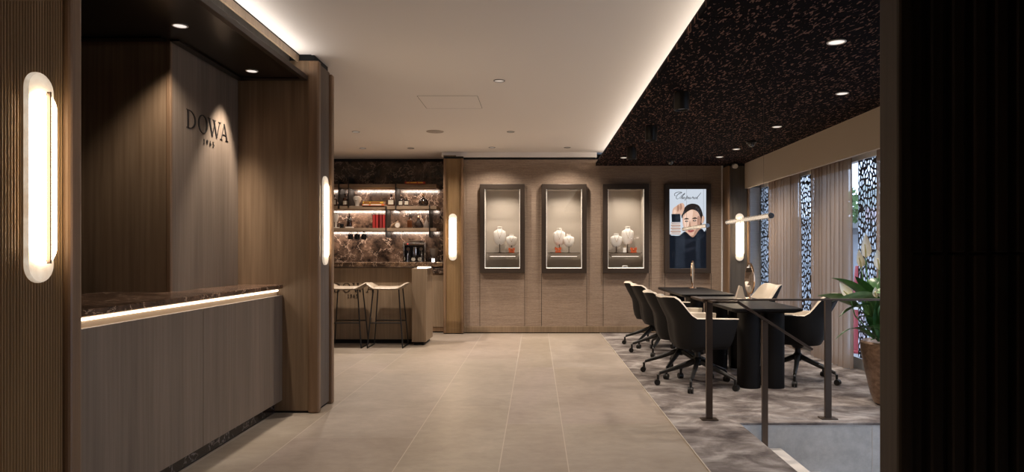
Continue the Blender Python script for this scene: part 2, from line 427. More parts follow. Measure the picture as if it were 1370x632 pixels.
# beige ceiling, dark ceiling
mb = MB(); mb.box(-1.822, 1.45, -1.6, 5.19, 2.768, 2.86); mb.box(-1.735, 1.45, 5.19, 5.56, 2.768, 2.86); mb.box(-4.8, 1.45, 5.56, 10.31, 2.768, 2.86); mb.box(-4.8, -1.3, 10.31, 11.2, 2.768, 2.86)
mb.box(-4.8, -1.9, -1.6, 5.56, 2.80, 2.86)
struct(mb.build('ceiling', 'ceiling', smooth=False))
mb = MB(); mb.mat(0)
y = -1.6+.1
ys = [10.31-1.2*k for k in range(11)]
ys = [10.31, 9.57, 8.37, 7.155+.02, 5.96, 4.77, 3.57, 2.37, 1.17, -.03, -1.6]
ys = [10.31, 9.62, 8.615, 7.45, 6.218, 5.01, 3.79, 2.58, 1.38, .18, -1.6]
for a, b in zip(ys[1:], ys): mb.box(.917, 3.6, a+.003, b-.003, 2.566, 2.60)
mb.mat(1); mb.box(.919, 3.6, -1.6, 10.31, 2.568, 2.615); mb.box(1.44, 1.5, -1.6, 10.31, 2.60, 2.86)
struct(mb.build('ceiling_dark', ['ceil_dark', 'gap'], smooth=False))
mb = MB(); mb.box(1.02, 1.04, -1.4, 10.2, 2.616, 2.624); struct(mb.build('trim_2', 'led', smooth=False))
mb = MB(); mb.box(3.12, 3.6, 2.4, 10.31, 2.60, 2.66); mb.box(1.45, 3.7, -1.6, 10.31, 2.80, 2.86); struct(mb.build('ceiling_upper', 'ceiling', smooth=False))

mb = MB(); mb.box(-4.9, 3.75, -1.75, 11.4, 2.865, 2.95); mb.box(-4.9, -1.69, 5.2, 5.57, 2.80, 2.865); struct(mb.build('sky_seal', 'gap', smooth=False))  # added unseen slab that seals sky light out above the ceilings
def m_weave_daylit():
    m, nt, b = new_mat('daylit woven wall'); f = noise(nt, 1.0, (6, 6, 140), 4, .65)  # grey lightened so the window daylight is in the colour itself
    nt.links.new(ramp(nt, f, [(.3, (.60,.60,.60)), (.7, (.78,.78,.78))]), b.inputs['Base Color']); b.inputs['Roughness'].default_value = .8; return m
# back wall with openings for the showcases
def holes_wall(mb, x0, x1, z0, z1, holes, y0, y1):
    xsx = sorted({x0, x1, *[h[0] for h in holes], *[h[1] for h in holes]}); zs = sorted({z0, z1, *[h[2] for h in holes], *[h[3] for h in holes]})
    for a, b in zip(xsx, xsx[1:]):
        for c, d in zip(zs, zs[1:]):
            if any(h[0] <= (a+b)/2 <= h[1] and h[2] <= (c+d)/2 <= h[3] for h in holes): continue
            mb.box(a, b, y0, y1, c, d)
YB = 10.31
def bx(px, Y=YB): return (px-717)*Y/F
def bz(py, Y=YB): return CH+(337.5-py)*Y/F
YF = 10.21                              # showcase front
cases = [(642, 702), (724.5, 785), (807, 868.4), (889.5, 951.5)]
holes = []
for a, b in cases:
    holes.append((bx(a, YF)+.05, bx(b, YF)-.05, bz(365.8, YF)+.05, bz(246.3, YF)-.05))
mb = MB(); holes_wall(mb, bx(620), 3.0, .10, 2.662, holes, YB, YB+.08)
mb.mat(1)
for a, b in cases:                      # hairline joints of the doors below the showcases
    for p in (a, b): mb.box(bx(p)-.003, bx(p)+.003, YB-.0015, YB+.01, .10, bz(366))
struct(mb.build('wall_back', ['weave', 'gap'], smooth=False))
mb = MB(); mb.box(bx(620), 3.0, YB-.025, YB+.06, .012, .105, .004); struct(mb.build('baseboard_back', 'oak_bar', smooth=False))
mb = MB(); mb.box(bx(620), 3.2, YB-.01, YB+.1, 0, .012); mb.box(bx(593), bx(797), YB+.02, YB+.1, 2.655, 2.70); struct(mb.build('trim_3', 'gap', smooth=False))
mb = MB(); mb.box(bx(593)-.02, .93, YB-.04, YB+.1, 2.695, 2.768); struct(mb.build('trim_4', 'ceiling', smooth=False))
mb = MB(); mb.box(-1.2, 3.7, 10.70, 10.78, 0, 2.8); struct(mb.build('wall_rear', 'gap', smooth=False))
# shallow raised wall panels between the showcases
mb = MB()
for a, b in ((624, 638), (705, 721), (788, 804), (871, 886)):
    mb.box(bx(a), bx(b), YB-.006, YB+.01, .106, 2.60, .002)
struct(mb.build('trim_5', 'weave', smooth=False))
# pilasters on the back wall
def pilaster(n, p0, p1, Y, ztop, face):
    x0, x1 = bx(p0, Y), bx(p1, Y)
    mb = MB(); w = .036
    mb.mat(0); mb.box(x0, x0+w, Y-.03, YB+.02, .012, ztop, .008); mb.box(x1-w, x1, Y-.03, YB+.02, .012, ztop, .008)
    mb.mat(1); mb.box(x0+w, x1-w, Y, YB+.02, .012, ztop)
    k = x0+w
    while k < x1-w-.01: mb.box(k+.001, k+.010, Y-.004, Y+.002, .014, ztop-.002, .002, 1); k += .0127
    mb.mat(2); mb.box(x0+.005, x1-.005, Y+.01, YB+.02, 0, .012); mb.box(x0+.005, x1-.005, Y, YB+.02, ztop, ztop+.035)
    return struct(mb.build('trim_%d' % n, ['oak_post', face, 'gap'], smooth=False))
pilaster(6, 593.5, 620, 10.20, 2.66, 'oak_flute')
pilaster(7, 973, 1003, 10.05, 2.566-.036, 'oak_grey')
mb = MB(); mb.box(2.84, 3.9, 10.30, 10.36, 0, 2.8); mb.mat(1); mb.box(3.17, 3.20, 10.285, 10.30, .1, 2.26); mb.box(3.20, 3.42, 10.285, 10.30, 2.23, 2.26)
struct(mb.build('wall_back_return', [m_weave_daylit(), 'frame_grey'], smooth=False))
# right wall: pelmet
mb = MB(); mb.box(3.12, 3.16, 2.40, 10.05, 2.19, 2.60); struct(mb.build('wall_right', 'pelmet', smooth=False))
mb = MB(); mb.box(3.16, 3.62, 2.40, 10.3, 2.42, 2.50); struct(mb.build('trim_8', 'ceiling', smooth=False))
# stairwell
mb = MB(); mb.box(1.472, 3.6, 4.876, 4.93, -1.4, -.012); mb.mat(1)
for x in (1.4735, 2.4375): mb.box(x, x+.003, 4.8745, 4.90, -1.4, -.012)
struct(mb.build('wall_stairwell', ['stone', 'grout'], smooth=False))
mb = MB(); mb.box(1.40, 1.471, 2.3, 4.876, -1.4, -.17); struct(mb.build('wall_stair_side', 'stone', smooth=False))
mb = MB()
for k in range(4): mb.box(1.472+.29*k, 1.472+.29*(k+1)+.012, 2.3, 4.8745, -.178-.17*k-.6, -.178-.17*k, .003)
mb.box(2.6, 3.7, 2.3, 4.8745, -.178-.17*4-.5, -.178-.17*4); struct(mb.build('stairs', 'stone_step', smooth=False))
# right foreground: slatted wall, its unlit darkness put into the wood colour
mb = MB(); mb.mat(0)
x0 = (1196-717)*2.45/F
mb.box(x0, x0+.058, 2.42, 2.56, -1.4, 2.566, .012)
mb.box(x0+.05, 3.7, 2.50, 2.56, -1.4, 2.566)
k = x0+.062
while k < 3.6: mb.box(k, k+.046, 2.455, 2.505, -1.4, 1.235, .006, 1); mb.box(k, k+.046, 2.455, 2.505, 1.241, 2.566, .006, 1); k += .0785
struct(mb.build('wall_slatted', 'darkwood', smooth=False))
mb = MB(); mb.box(3.6, 3.7, -1.6, 2.5, -1.4, 2.86); struct(mb.build('wall_right_front', 'darkwood', smooth=False))
mb = MB(); mb.box(-4.9, 3.7, -1.7, -1.6, -.2, 2.86); struct(mb.build('wall_front', flat('warm grey wall', (.35,.29,.24), .8), smooth=False))
mb = MB(); mb.box(1.472, 3.7, -1.6, 2.3, -.2, 0); struct(mb.build('floor_front', 'carpet', smooth=False))
mb = MB(); mb.box(-4.9, -4.8, 2.0, 11.2, 0, 2.86); struct(mb.build('wall_left', 'oak', smooth=False))

# near left fluted wall block
mb = MB(); mb.mat(0)
mb.box(-4.8, -1.695, -1.6, 2.40, 0, 2.765)
k = 2.40-.0127
while k > -1.5: mb.box(-1.70, -1.686, k+.0018, k+.0112, .01, 2.766, .0035, 1); k -= .0127
mb.mat(1); mb.box(-1.76, -1.665, 2.402, 2.475, .012, 2.766, .016, 3)
struct(mb.build('wall_left_fluted', ['oak_flute', 'oak_post'], smooth=False))
# the far column with its fluted flank
mb = MB(); mb.mat(0); mb.box(-2.6, -1.745, 5.19, 5.24, .018, 2.72)
mb.mat(1); mb.box(-1.755, -1.67, 5.175, 5.235, 0.0, 2.72, .014, 3); mb.box(-1.75, -1.665, 5.50, 5.56, 0.0, 2.70, .014, 3)
mb.mat(2); mb.box(-4.8, -1.70, 5.24, 5.55, .018, 2.72)
k = 5.237
while k < 5.492: mb.box(-1.705, -1.692, k+.0018, k+.0112, .02, 2.718, .0035, 1); k += .0127
mb.mat(3); mb.box(-2.6, -1.71, 5.20, 5.54, 0, .018); mb.box(-4.8, -1.715, 5.205, 5.545, 2.72, 2.79)
struct(mb.build('wall_column', ['oak', 'oak_post', 'oak_desk', 'gap'], smooth=False))
# reception back walls (set back block carrying the sign)
mb = MB(); mb.mat(0); mb.box(-4.8, -2.302, 4.235, 5.24, 0, 2.60); mb.mat(1); mb.box(-2.304, -2.298, 4.23, 5.19, .0, 2.60)
mb.mat(2); mb.box(-4.8, -2.304, 4.228, 4.24, 0, 2.60)
mb.mat(3); mb.box(-2.325, -2.294, 4.224, 4.25, 0, 2.60, .006)
struct(mb.build('wall_reception', ['oak', 'oak_desk', 'oak', 'oak_post'], smooth=False))
# soffit above the reception
mb = MB(); mb.mat(0); mb.box(-4.8, -1.80, 2.475, 5.19, 2.578, 2.61); mb.box(-4.8, -1.78, 2.475, 2.53, 2.566, 2.58)
mb.mat(1); mb.box(-1.80, -1.76, 2.475, 5.188, 2.566, 2.605, .002); mb.box(-2.27, -1.80, 5.13, 5.188, 2.566, 2.58)
mb.mat(0); mb.box(-4.8, -2.32, 4.16, 4.226, 2.566, 2.58); mb.box(-2.295, -2.24, 4.22, 5.188, 2.566, 2.58)
mb.mat(2); mb.box(-1.92, -1.90, 2.475, 5.188, 2.605, 2.80)
mb.mat(3); mb.box(-1.842, -1.827, 2.475, 5.188, 2.71, 2.762)
mb.mat(4); mb.box(-1.842, -1.822, 2.475, 5.19, 2.762, 2.79)
struct(mb.build('ceiling_soffit', ['soffit', 'bronze_dark', 'oak_grey', 'oak_bar', 'gap'], smooth=False))
# bar alcove walls
MY = 10.98
mb = MB(); mb.box(-4.8, -1.2, MY, MY+.08, 0, 2.72); struct(mb.build('wall_bar', 'marble_bar', smooth=False))
mb = MB(); mb.box(-4.8, -1.2, MY+.03, MY+.1, 2.72, 2.78); struct(mb.build('trim_9', 'gap', smooth=False))
mb = MB(); mb.box(bx(593)+.01, bx(593)+.20, 10.26, MY, 0, 2.72); struct(mb.build('wall_bar_side', 'oak_bar', smooth=False))

# windows
GX = 3.45
def window(n, y0, y1, zs0=.0, head=2.215):
    mb = MB(); w = .05
    mb.box(GX-.03, GX+.05, y0, y1, zs0, zs0+.12, .004); mb.mat(1).box(GX-.03, GX+.05, y0, y1, head, head+.28, .004); mb.mat(0)
    mb.box(GX-.03, GX+.05, y0, y0+w, zs0, head+.2, .004); mb.box(GX-.03, GX+.05, y1-w, y1, zs0, head+.2, .004)
    o = struct(mb.build('window_%d' % n, ['frame_grey', 'white_trim'], smooth=False))
    g = MB(); g.box(GX+.005, GX+.013, y0+w, y1-w, zs0+.12, head); g.build('glass', 'glass', o, smooth=False); return o
window(1, 9.30, 10.28); window(2, 7.85, 9.30); window(3, 5.05, 7.85); window(4, 2.56, 5.05, -.86)
mb = MB(); mb.box(3.41, 3.7, 4.93, 10.3, -.9, 0); struct(mb.build('trim_10', 'stone', smooth=False))
mb = MB(); mb.box(3.41, 3.6, 2.5, 10.3, 2.49, 2.86); struct(mb.build('wall_right_upper', 'pelmet', smooth=False))

# ================================================================== WALL LAMPS (alabaster)
def stadium(w, h, n=14):
    r = w/2; c = h/2-r
    return [(r*math.cos(t), c+r*math.sin(t)) for t in [PI*k/n for k in range(n+1)]] + [(r*math.cos(t), -c+r*math.sin(t)) for t in [PI+PI*k/n for k in range(n+1)]]
def sconce(loc, rz, label, power=14):
    """local: the wall is the plane y = 0, the lamp stands out towards -y"""
    t = thing('wall_sconce', label, 'wall lamp', loc, rz, 'alabaster wall sconces')
    def shell(w0, h0, w1, h1, d0, d1):
        mb = MB(); P = []
        for w, h, d in ((w0, h0, d0), (w0, h0, d0+(d1-d0)*.55), (w0*.97, h0*.995, d0+(d1-d0)*.85), (w1, h1, d1)):
            P.append([Vector((x, -d, z)) for x, z in stadium(w, h)])
        n = len(P[0]); R = [[mb.bm.verts.new(p) for p in row] for row in P]
        for a, b in zip(R, R[1:]):
            for k in range(n): mb.bm.faces.new([a[k], a[(k+1)%n], b[(k+1)%n], b[k]])
        mb.bm.faces.new(R[0]); mb.bm.faces.new(R[-1]); return mb
    shell(.122, .71, .114, .702, .003, .018).build('alabaster_shade', 'alabaster_rim', t)
    shell(.106, .575, .066, .54, .0165, .036).build('lit_panel', 'alabaster', t)
    mb = MB(); mb.box(-.046, .046, -.005, .0, -.31, .31); mb.build('back_plate', 'bronze', t, smooth=False)
    mb = MB(); mb.box(-.0035, .0035, -.050, -.037, -.29, .29, .001); mb.box(-.003, .003, -.036, -.015, -.285, -.275); mb.box(-.003, .003, -.036, -.015, .275, .285); mb.build('metal_rod', 'bronze', t, smooth=False)
    return t
ZL = 1.494
sconce((-1.686, 2.27, ZL), PI/2, 'large alabaster wall lamp on the fluted wall at the left foreground')
sconce((-1.690, 5.368, ZL), PI/2, 'alabaster wall lamp on the flank of the wooden column by the bar')
sconce((bx(605.5, 10.16), 10.195, bz(317.5, 10.16)), 0, 'alabaster wall lamp on the pilaster between bar and showcases', 9)
sconce((bx(990, 10.02), 10.045, bz(317.5, 10.02)), 0, 'alabaster wall lamp on the corner pilaster by the windows', 9)

# ================================================================== CEILING FITTINGS
def downlight(x, y, z, label, power, group, r=.052, ang=70, bright=True, color=WARM, tilt=(0,0,-1)):
    t = thing('downlight', label, 'ceiling light', (x, y, z), 0, group)
    mb = MB(); mb.lathe([(r, 0), (r, -.004), (r*.86, -.006), (r*.80, -.003), (r*.80, 0)], 0, 0, 28); mb.build('trim_ring', 'white_trim' if z < 2.7 else 'steel_trim', t)
    mb = MB(); mb.lathe([(0, -.0025), (r*.80, -.0025), (r*.80, -.001), (0, -.001)], 0, 0, 28); mb.build('lens', ('lens' if z < 2.7 else 'lens_pale') if bright else 'lens_dim', t)
    if power: light('SPOT', 'bulb', (0, 0, -.02), power, color, aim(tilt), .03, spot=math.radians(ang), blend=.7, parent=t)
    return t
ZC, ZD = 2.768, 2.566
G1 = 'recessed downlights in the pale ceiling'
downlight(-.326, 5.98, ZC, 'recessed downlight in pale ceiling nearest the viewer, right of the access hatch', 98, G1, .052, 130)
downlight(-2.28, 8.52, ZC, 'recessed downlight in pale ceiling above the bar stools', 190, G1, .05, 125)
downlight(-.32, 8.52, ZC, 'recessed downlight in pale ceiling right of the round speaker', 88, G1, .05, 130, False)
downlight(-2.54, 9.87, ZC, 'recessed downlight above the left end of the bar', 62, G1, .05, 125)
downlight(-1.835, 9.87, ZC, 'recessed downlight above the right end of the bar', 62, G1, .05, 125, False)
downlight(-.64, 9.80, ZC, 'recessed downlight close to the wall between bar and first showcase', 52, G1, .05, 130)
downlight(.457, 9.80, ZC, 'recessed downlight close to the wall in front of the second showcase', 52, G1, .05, 130, False)
for y in (3.4, .9): light('SPOT', 'added_room_spot', (-.326, y, ZC-.02), 34, WARM, (0,0,0), .03, spot=math.radians(110), blend=.7)  # added spots out of view, without fittings, to light the near room
G2 = 'recessed downlights in the dark ceiling'
downlight(1.89, 4.23, ZD, 'bright downlight in the dark ceiling nearest the viewer', 75, G2, .058, 120)
downlight(2.55, 5.60, ZD, 'bright downlight in the dark ceiling above the copper pot', 75, G2, .052, 120)
downlight(2.54, 7.09, ZD, 'bright downlight in the dark ceiling between the black spotlights and the pelmet', 75, G2, .05, 120)
downlight(2.57, 8.63, ZD, 'small bright downlight in the dark ceiling just beyond the larger dome', 75, G2, .05, 120)
downlight(2.55, 9.34, ZD, 'farthest bright downlight in the dark ceiling, near the corner pilaster', 65, G2, .05, 125)
downlight(1.23, 9.41, ZD, 'small downlight in the dark ceiling in front of the third showcase', 65, G2, .05, 125)
G3 = 'recessed downlights in the reception soffit'
downlight(-2.095, 3.96, 2.578, 'round downlight in the dark reception soffit, left one nearer the viewer', 34, G3, .045, 100, True, WARM, (.0, .3, -1))
downlight(-2.09, 4.95, 2.578, 'round downlight in the dark reception soffit, right one by the column', 120, G3, .045, 56, True, WARM, (-.18, -.10, -1))
for (px_, x, y, lab) in ((0, 1.208, 5.577, 'largest black cylinder spotlight, nearest on the dark ceiling'), (0, 1.215, 7.10, 'black cylinder spotlight, middle one of three along the dark ceiling edge'), (0, 1.213, 8.53, 'smallest black cylinder spotlight, farthest on the dark ceiling')):
    t = thing('cylinder_spotlight', lab, 'spotlight', (x, y, ZD), 0, 'black surface spotlights')
    mb = MB(); mb.lathe([(0, 0), (.062, 0), (.062, -.143), (.060, -.146), (.056, -.146), (.050, -.12), (.0, -.12)], 0, 0, 32); mb.build('housing', 'black', t)
    mb = MB(); mb.lathe([(0, -.128), (.05, -.128), (.05, -.122), (0, -.122)], 0, 0, 28); mb.build('lens', 'lens_dim', t)
    light('SPOT', 'bulb', (0, 0, -.15), 60, WARM, aim((.35, 0, -1)), .03, spot=math.radians(75), blend=.7, parent=t)
for x, y, lab in ((2.57, 8.02, 'larger dark dome camera on the dark ceiling near the pelmet'), (1.93, 9.64, 'small dark dome camera on the dark ceiling above the poster')):
    t = thing('dome_camera', lab, 'camera', (x, y, ZD), 0, 'dome cameras')
    mb = MB(); mb.cyl(0, 0, -.022, 0, .058, .06, 28); mb.build('base_ring', 'black', t)
    mb = MB(); mb.lathe([(.046*math.cos(a), -.022-.05*math.sin(a)) for a in [PI/2*k/7 for k in range(8)]], 0, 0, 24); mb.build('dome', flat('smoked dome', (.03,.03,.035), .08, 0, .8, .6), t)
t = thing('security_camera', 'small white bullet camera at the top of the corner pilaster', 'camera', (bx(982.6, 10.0), 10.046, bz(222, 10.0)))
mb = MB(); mb.box(-.03, .03, -.03, 0, .02, .075, .005); mb.build('bracket', 'black', t)
mb = MB(); mb.tube([(0, -.012, .01), (0, -.03, 0), (0, -.11, -.015)], [.03, .036, .034], 16); mb.build('body', 'white_trim', t)
mb = MB(); mb.lathe([(0, 0), (.11, 0), (.11, -.003), (.107, -.005), (0, -.005)], 0, 0, 40); tag(mb.build('ceiling_speaker', 'grille', loc=(-1.275, 8.5, ZC)), 'flush round speaker grille in the pale ceiling', 'speaker')
# access hatch: thin reveal outline in the ceiling
mb = MB(); x0, x1, y0, y1 = -1.157, -.572, 6.56, 7.13
mb.mat(1); g = .004
for q in ((x0-g, x0, y0, y1), (x1, x1+g, y0, y1), (x0, x1, y1, y1+g), (x0, x1, y0-g, y0)): mb.box(q[0], q[1], q[2], q[3], ZC-.0015, ZC+.001)
mb.mat(0); mb.box(x0, x1, y0, y1, ZC-.001, ZC+.001)
struct(mb.build('trim_11', ['ceiling', 'oak_grey'], smooth=False))

# ================================================================== RECEPTION DESK AND SIGN
t = thing('reception_desk', 'long oak reception desk with marble top and glowing light strip', 'desk', (-2.1, 3.6, 0))
def L(mb, name, mat, sm=False, parent=None): # shift world-built mesh into the desk's frame
    pr = parent or t
    bmesh.ops.translate(mb.bm, verts=mb.bm.verts, vec=-pr.location); return mb.build(name, mat, pr, smooth=sm)
for a, b in ((2.48, 3.952), (3.956, 5.186)):
    mb = MB(); mb.box(-1.985, -1.955, a, b, .10, .911, .002); L(mb, 'front_panel', 'oak_desk')
mb = MB(); mb.box(-2.05, -2.015, 2.48, 5.186, .012, .10); L(mb, 'plinth', marble('plinth marble', (.012,.008,.007), (.30,.25,.23), .15, 4.5, (.035,.022,.018)))
mb = MB(); mb.box(-2.05, -2.02, 2.48, 5.186, 0, .012); mb.box(-2.28, -2.0, 2.48, 5.186, .09, .9); L(mb, 'carcass', 'darkwood')
mb = MB(); mb.box(-2.02, -1.995, 2.48, 5.186, .90, .962); mb.box(-2.0, -1.957, 2.48, 5.186, .895, .909); L(mb, 'light_recess', 'oak_lit')
mb = MB(); mb.box(-1.994, -1.984, 2.48, 5.18, .941, .953); L(mb, 'led_strip', 'led')
mb = MB()
prof = [(-2.02, .962), (-1.957, .962), (-1.952, .967), (-1.952, .988), (-1.956, .992), (-2.294, .992), (-2.294, .962)]
mb.prism(prof, 2.706, lambda u, v, w: (u, 2.48+w, v)); mb.box(-2.72, -2.293, 2.48, 4.225, .962, .992, .002); L(mb, 'marble_top', 'marble')
strip('desk_led', (.117, .23, .945), .8, WARM, (1, 0, -.6), (0,1,0), 2.6, .012, t)
t.location = (-2.1, 3.6, 0)
sg = thing('wall_sign', 'dark bronze lettering on the wood wall above the reception desk', 'sign', (-2.2975, 4.42, 2.064))
lettering('DOWA', .122, .605, .0035, lambda u, v, w: (w, u, v), 'letter', sg, [(0, .128), (.152, .284), (.290, .488), (.468, .604)])
lettering('1965', .038, .156, .003, lambda u, v, w: (w, u+.226, v-.074), 'digit', sg)

# ================================================================== BAR
t = thing('bar_counter', 'oak bar counter with dark marble top in front of the bottle shelves', 'bar', (-2.6, 9.3, 0))
mb = MB(); mb.box(-4.78, -1.651, 9.12, 9.15, .06, 1.03); L(mb, 'front_panel', 'oak_bar')
mb = MB(); mb.box(-4.78, -1.651, 9.15, 9.5, .06, 1.03); L(mb, 'carcass', 'oak_bar')
mb = MB(); mb.box(-1.651, -1.462, 8.95, 9.53, .045, 1.022, .003); L(mb, 'end_pillar', 'oak_bar')
mb = MB(); mb.box(-4.78, -1.66, 9.17, 9.48, 0, .06); mb.box(-1.63, -1.50, 9.0, 9.5, 0, .045); L(mb, 'plinth', 'gap')
mb = MB(); mb.box(-4.78, -1.335, 9.05, 9.60, 1.046, 1.103, .004); L(mb, 'marble_top', marble('bar top marble', (.03,.018,.012), (.42,.29,.2), .15, 9, (.2,.12,.07)))
mb = MB(); mb.box(-1.60, -1.48, 9.06, 9.10, 1.022, 1.040, .003); mb.box(-1.60, -1.48, 9.10, 9.5, 1.022, 1.046); L(mb, 'led_strip', 'led')
lettering('DOWA', .122, .56, .004, lambda u, v, w: (-2.745+u+2.6, 9.12-w-9.3, .70+v), 'letter', t)
lettering('1965', .05, .145, .004, lambda u, v, w: (-2.555+u+2.6, 9.12-w-9.3, .62+v), 'digit', t)
t2 = t
t = thing('back_counter', 'low oak back counter with marble worktop under the bottle shelves', 'counter', (-2.6, 10.65, 0))
mb = MB(); mb.box(-4.78, bx(593), 10.36, MY-.005, .09, .915); L(mb, 'cabinet', 'oak_bar')
mb = MB(); mb.box(-4.78, bx(593), 10.40, MY-.005, 0, .02); L(mb, 'toe_kick', 'gap')
mb = MB(); mb.box(-4.78, bx(593), 10.37, MY-.005, .02, .09); L(mb, 'plinth', 'oak_post')
mb = MB(); mb.box(-4.78, bx(593), 10.33, MY-.002, .915, .99, .003); L(mb, 'worktop', 'marble_bar')

# shelves
SX0, SX1 = -4.7, -1.575
shelf_z = [(2.262, 2.322), (1.923, 1.975), (1.575, 1.625)]
names = ['top bottle shelf carrying one book on the marble wall', 'middle shelf with bottles and stacked books on the marble wall', 'lowest shelf with red books and decanters on the marble wall']
t = thing('wall_shelving', 'three wooden shelves with dark metal dividers and lights on the marble wall', 'shelf', (-2.6, 10.8, 1.575))
for i, (a, b) in enumerate(shelf_z):
    mb = MB(); mb.box(SX0, SX1, 10.66, MY-.003, a, b, .002); L(mb, 'shelf_board', 'shelf_wood')
    mb = MB(); mb.box(SX0+.02, SX1-.02, MY-.215, MY-.204, a-.010, a-.001); L(mb, 'led_strip', 'shelf_wood')
    strip('shelf_led', ((SX0+SX1)/2+2.6, MY-.20-10.8, a-.012-1.575), 16, (1, .82, .68), (0, 1, -.8), (1,0,0), 3.05, .015, t)
def div(px, py0, py1):
    Y = 10.68; x = bx(px, Y); mb = MB(); mb.box(x-.008, x+.008, 10.64, MY-.02, bz(py1, Y), bz(py0, Y)); L(mb, 'divider', 'black')
for q in ((454, 243, 280), (467, 237, 278), (530, 245, 282), (517, 276, 318), (575, 275, 318)): div(*q)

SY = 10.74
def sx(px): return (px-717)*SY/F
def bottle(px, z, h, w, label, mat='whisky', lab=True, kind='square', name='bottle', capm='cap', dy=0):
    t = thing(name, label, 'bottle', (sx(px), SY+dy, z), 0, 'bottles on the bar shelves'); r = w/2
    mb = MB()
    if kind == 'square':
        mb.box(-r, r, -r*.8, r*.8, 0, h*.66, min(.014, r*.3)); mb.lathe([(r*.7, h*.645), (r*.45, h*.72), (r*.28, h*.76), (r*.28, h*.88), (0, h*.88)], 0, 0, 16)
    elif kind == 'round':
        mb.lathe([(0, 0), (r*.95, 0), (r, h*.03), (r, h*.55), (r*.8, h*.64), (r*.3, h*.72), (r*.28, h*.9), (0, h*.9)], 0, 0, 20)
    elif kind == 'fan':           # flat round flask
        mb.lathe([(0, 0), (r*.62, 0), (r*.95, h*.12), (r, h*.25), (r*.86, h*.45), (r*.5, h*.58), (r*.18, h*.64), (r*.16, h*.80), (0, h*.80)], 0, 0, 24, 1, .5)
    elif kind == 'decanter':
        mb.lathe([(0, 0), (r*.9, 0), (r, h*.06), (r*.95, h*.28), (r*.45, h*.55), (r*.22, h*.66), (r*.26, h*.74), (0, h*.74)], 0, 0, 24, 1, .8)
    mb.build('body', mat, t)
    cap = MB()
    if kind in ('fan', 'decanter'): cap.lathe([(0, h*.74), (r*.20, h*.74), (r*.3, h*.82), (r*.22, h*.93), (0, h)], 0, 0, 12)
    else: cap.cyl(0, 0, h*.88, h, r*.36, r*.36, 14)
    cap.build('stopper', capm, t)
    if lab:
        l = MB()
        if kind == 'square': l.box(-r*.82, r*.82, -r*.8-.0025, -r*.8+.001, h*.14, h*.52)
        elif kind == 'fan': l.lathe([(0, 0), (r*.3, 0), (r*.3, .004), (0, .004)], 0, 0, 16); bmesh.ops.transform(l.bm, matrix=Matrix.Translation((0, -r*.5-.002, h*.28)) @ Matrix.Rotation(PI/2, 4, 'X'), verts=l.bm.verts)
        else: l.lathe([(r+.001, h*.12), (r+.001, h*.42)], 0, 0, 20)
        l.build('paper_label', 'label' if kind != 'fan' else 'gold', t)
    return t
z2, z3 = 1.975, 1.625
bottle(447.2, z2, .19, .085, 'square brown bottle with cream label at the far left of the middle shelf')
bottle(462, z2, .20, .075, 'dark bottle with cream label left of the white head vase', 'whisky', True, 'round')
bottle(523.6, z2, .19, .10, 'square amber bottle with cream label right of the stacked books')
bottle(536.4, z2, .155, .068, 'small square bottle with white label, left of a pair on the middle shelf', 'darkglass')
bottle(544.2, z2, .155, .068, 'small square bottle with white label, right of a pair on the middle shelf', 'darkglass')
bottle(566.5, z2, .21, .165, 'wide round dark flask with gold emblem on the middle shelf', 'darkglass', True, 'fan', 'flask', 'gold')
bottle(467.6, z3+.02, .215, .085, 'dark decanter with crystal stopper on a pale base on the lowest shelf', 'darkglass', False, 'round', 'decanter', 'clearglass')
bottle(548.6, z3, .20, .085, 'square dark brown bottle left of the wide decanter on the lowest shelf', 'whisky', False, 'square')
bottle(560.6, z3, .215, .145, 'wide decanter with golden shoulder on the lowest shelf', 'darkglass', False, 'decanter', 'decanter', 'gold', -.02)
bottle(569.6, z3, .21, .09, 'slim clear grey decanter at the right end of the lowest shelf', 'clearglass', False, 'decanter', 'decanter', 'clearglass', .06)
mb = MB(); mb.box(-.055, .055, -.05, .05, 0, .02, .003); tag(mb.build('stone_block', 'ceramic', loc=(sx(467.6), SY, z3)), 'small pale block under the dark decanter on the lowest shelf', 'base')
# white head-shaped vase, sculpture
t = thing('head_vase', 'beige ceramic vase shaped like a head on the middle shelf', 'vase', (sx(477.8), SY, z2))
mb = MB(); mb.lathe([(0, 0), (.030, 0), (.033, .03), (.040, .055), (.058, .085), (.066, .115), (.060, .145), (.035, .160), (0, .164)], 0, 0, 20); mb.build('body', 'ceramic', t)
mb = MB(); mb.lathe([(0,-.012),(.016,-.006),(.010,.012),(0,.02)], .0, -.058, 10); bmesh.ops.translate(mb.bm, verts=mb.bm.verts, vec=(0,0,.10)); mb.build('nose', 'ceramic', t)
t = thing('head_sculpture', 'white head sculpture on a slim stand at left of the lowest shelf', 'sculpture', (sx(449.2), SY, z3))
mb = MB(); mb.box(-.05, .05, -.04, .04, 0, .014, .002); mb.build('base', 'ceramic', t)
mb = MB(); mb.lathe([(.014, .014), (.015, .09), (.026, .11), (.042, .15), (.048, .19), (.040, .225), (.020, .243), (0, .246)], 0, 0, 18); mb.build('head', 'ceramic', t)
mb = MB(); mb.lathe([(0, 0), (.028, 0), (.032, .008), (.034, .065), (.031, .065), (.029, .01), (0, .01)], 0, 0, 18); tag(mb.build('dark_cup', 'blackmug', loc=(sx(457.2), SY, z3)), 'small dark cup between the white sculpture and the dark decanter', 'cup')
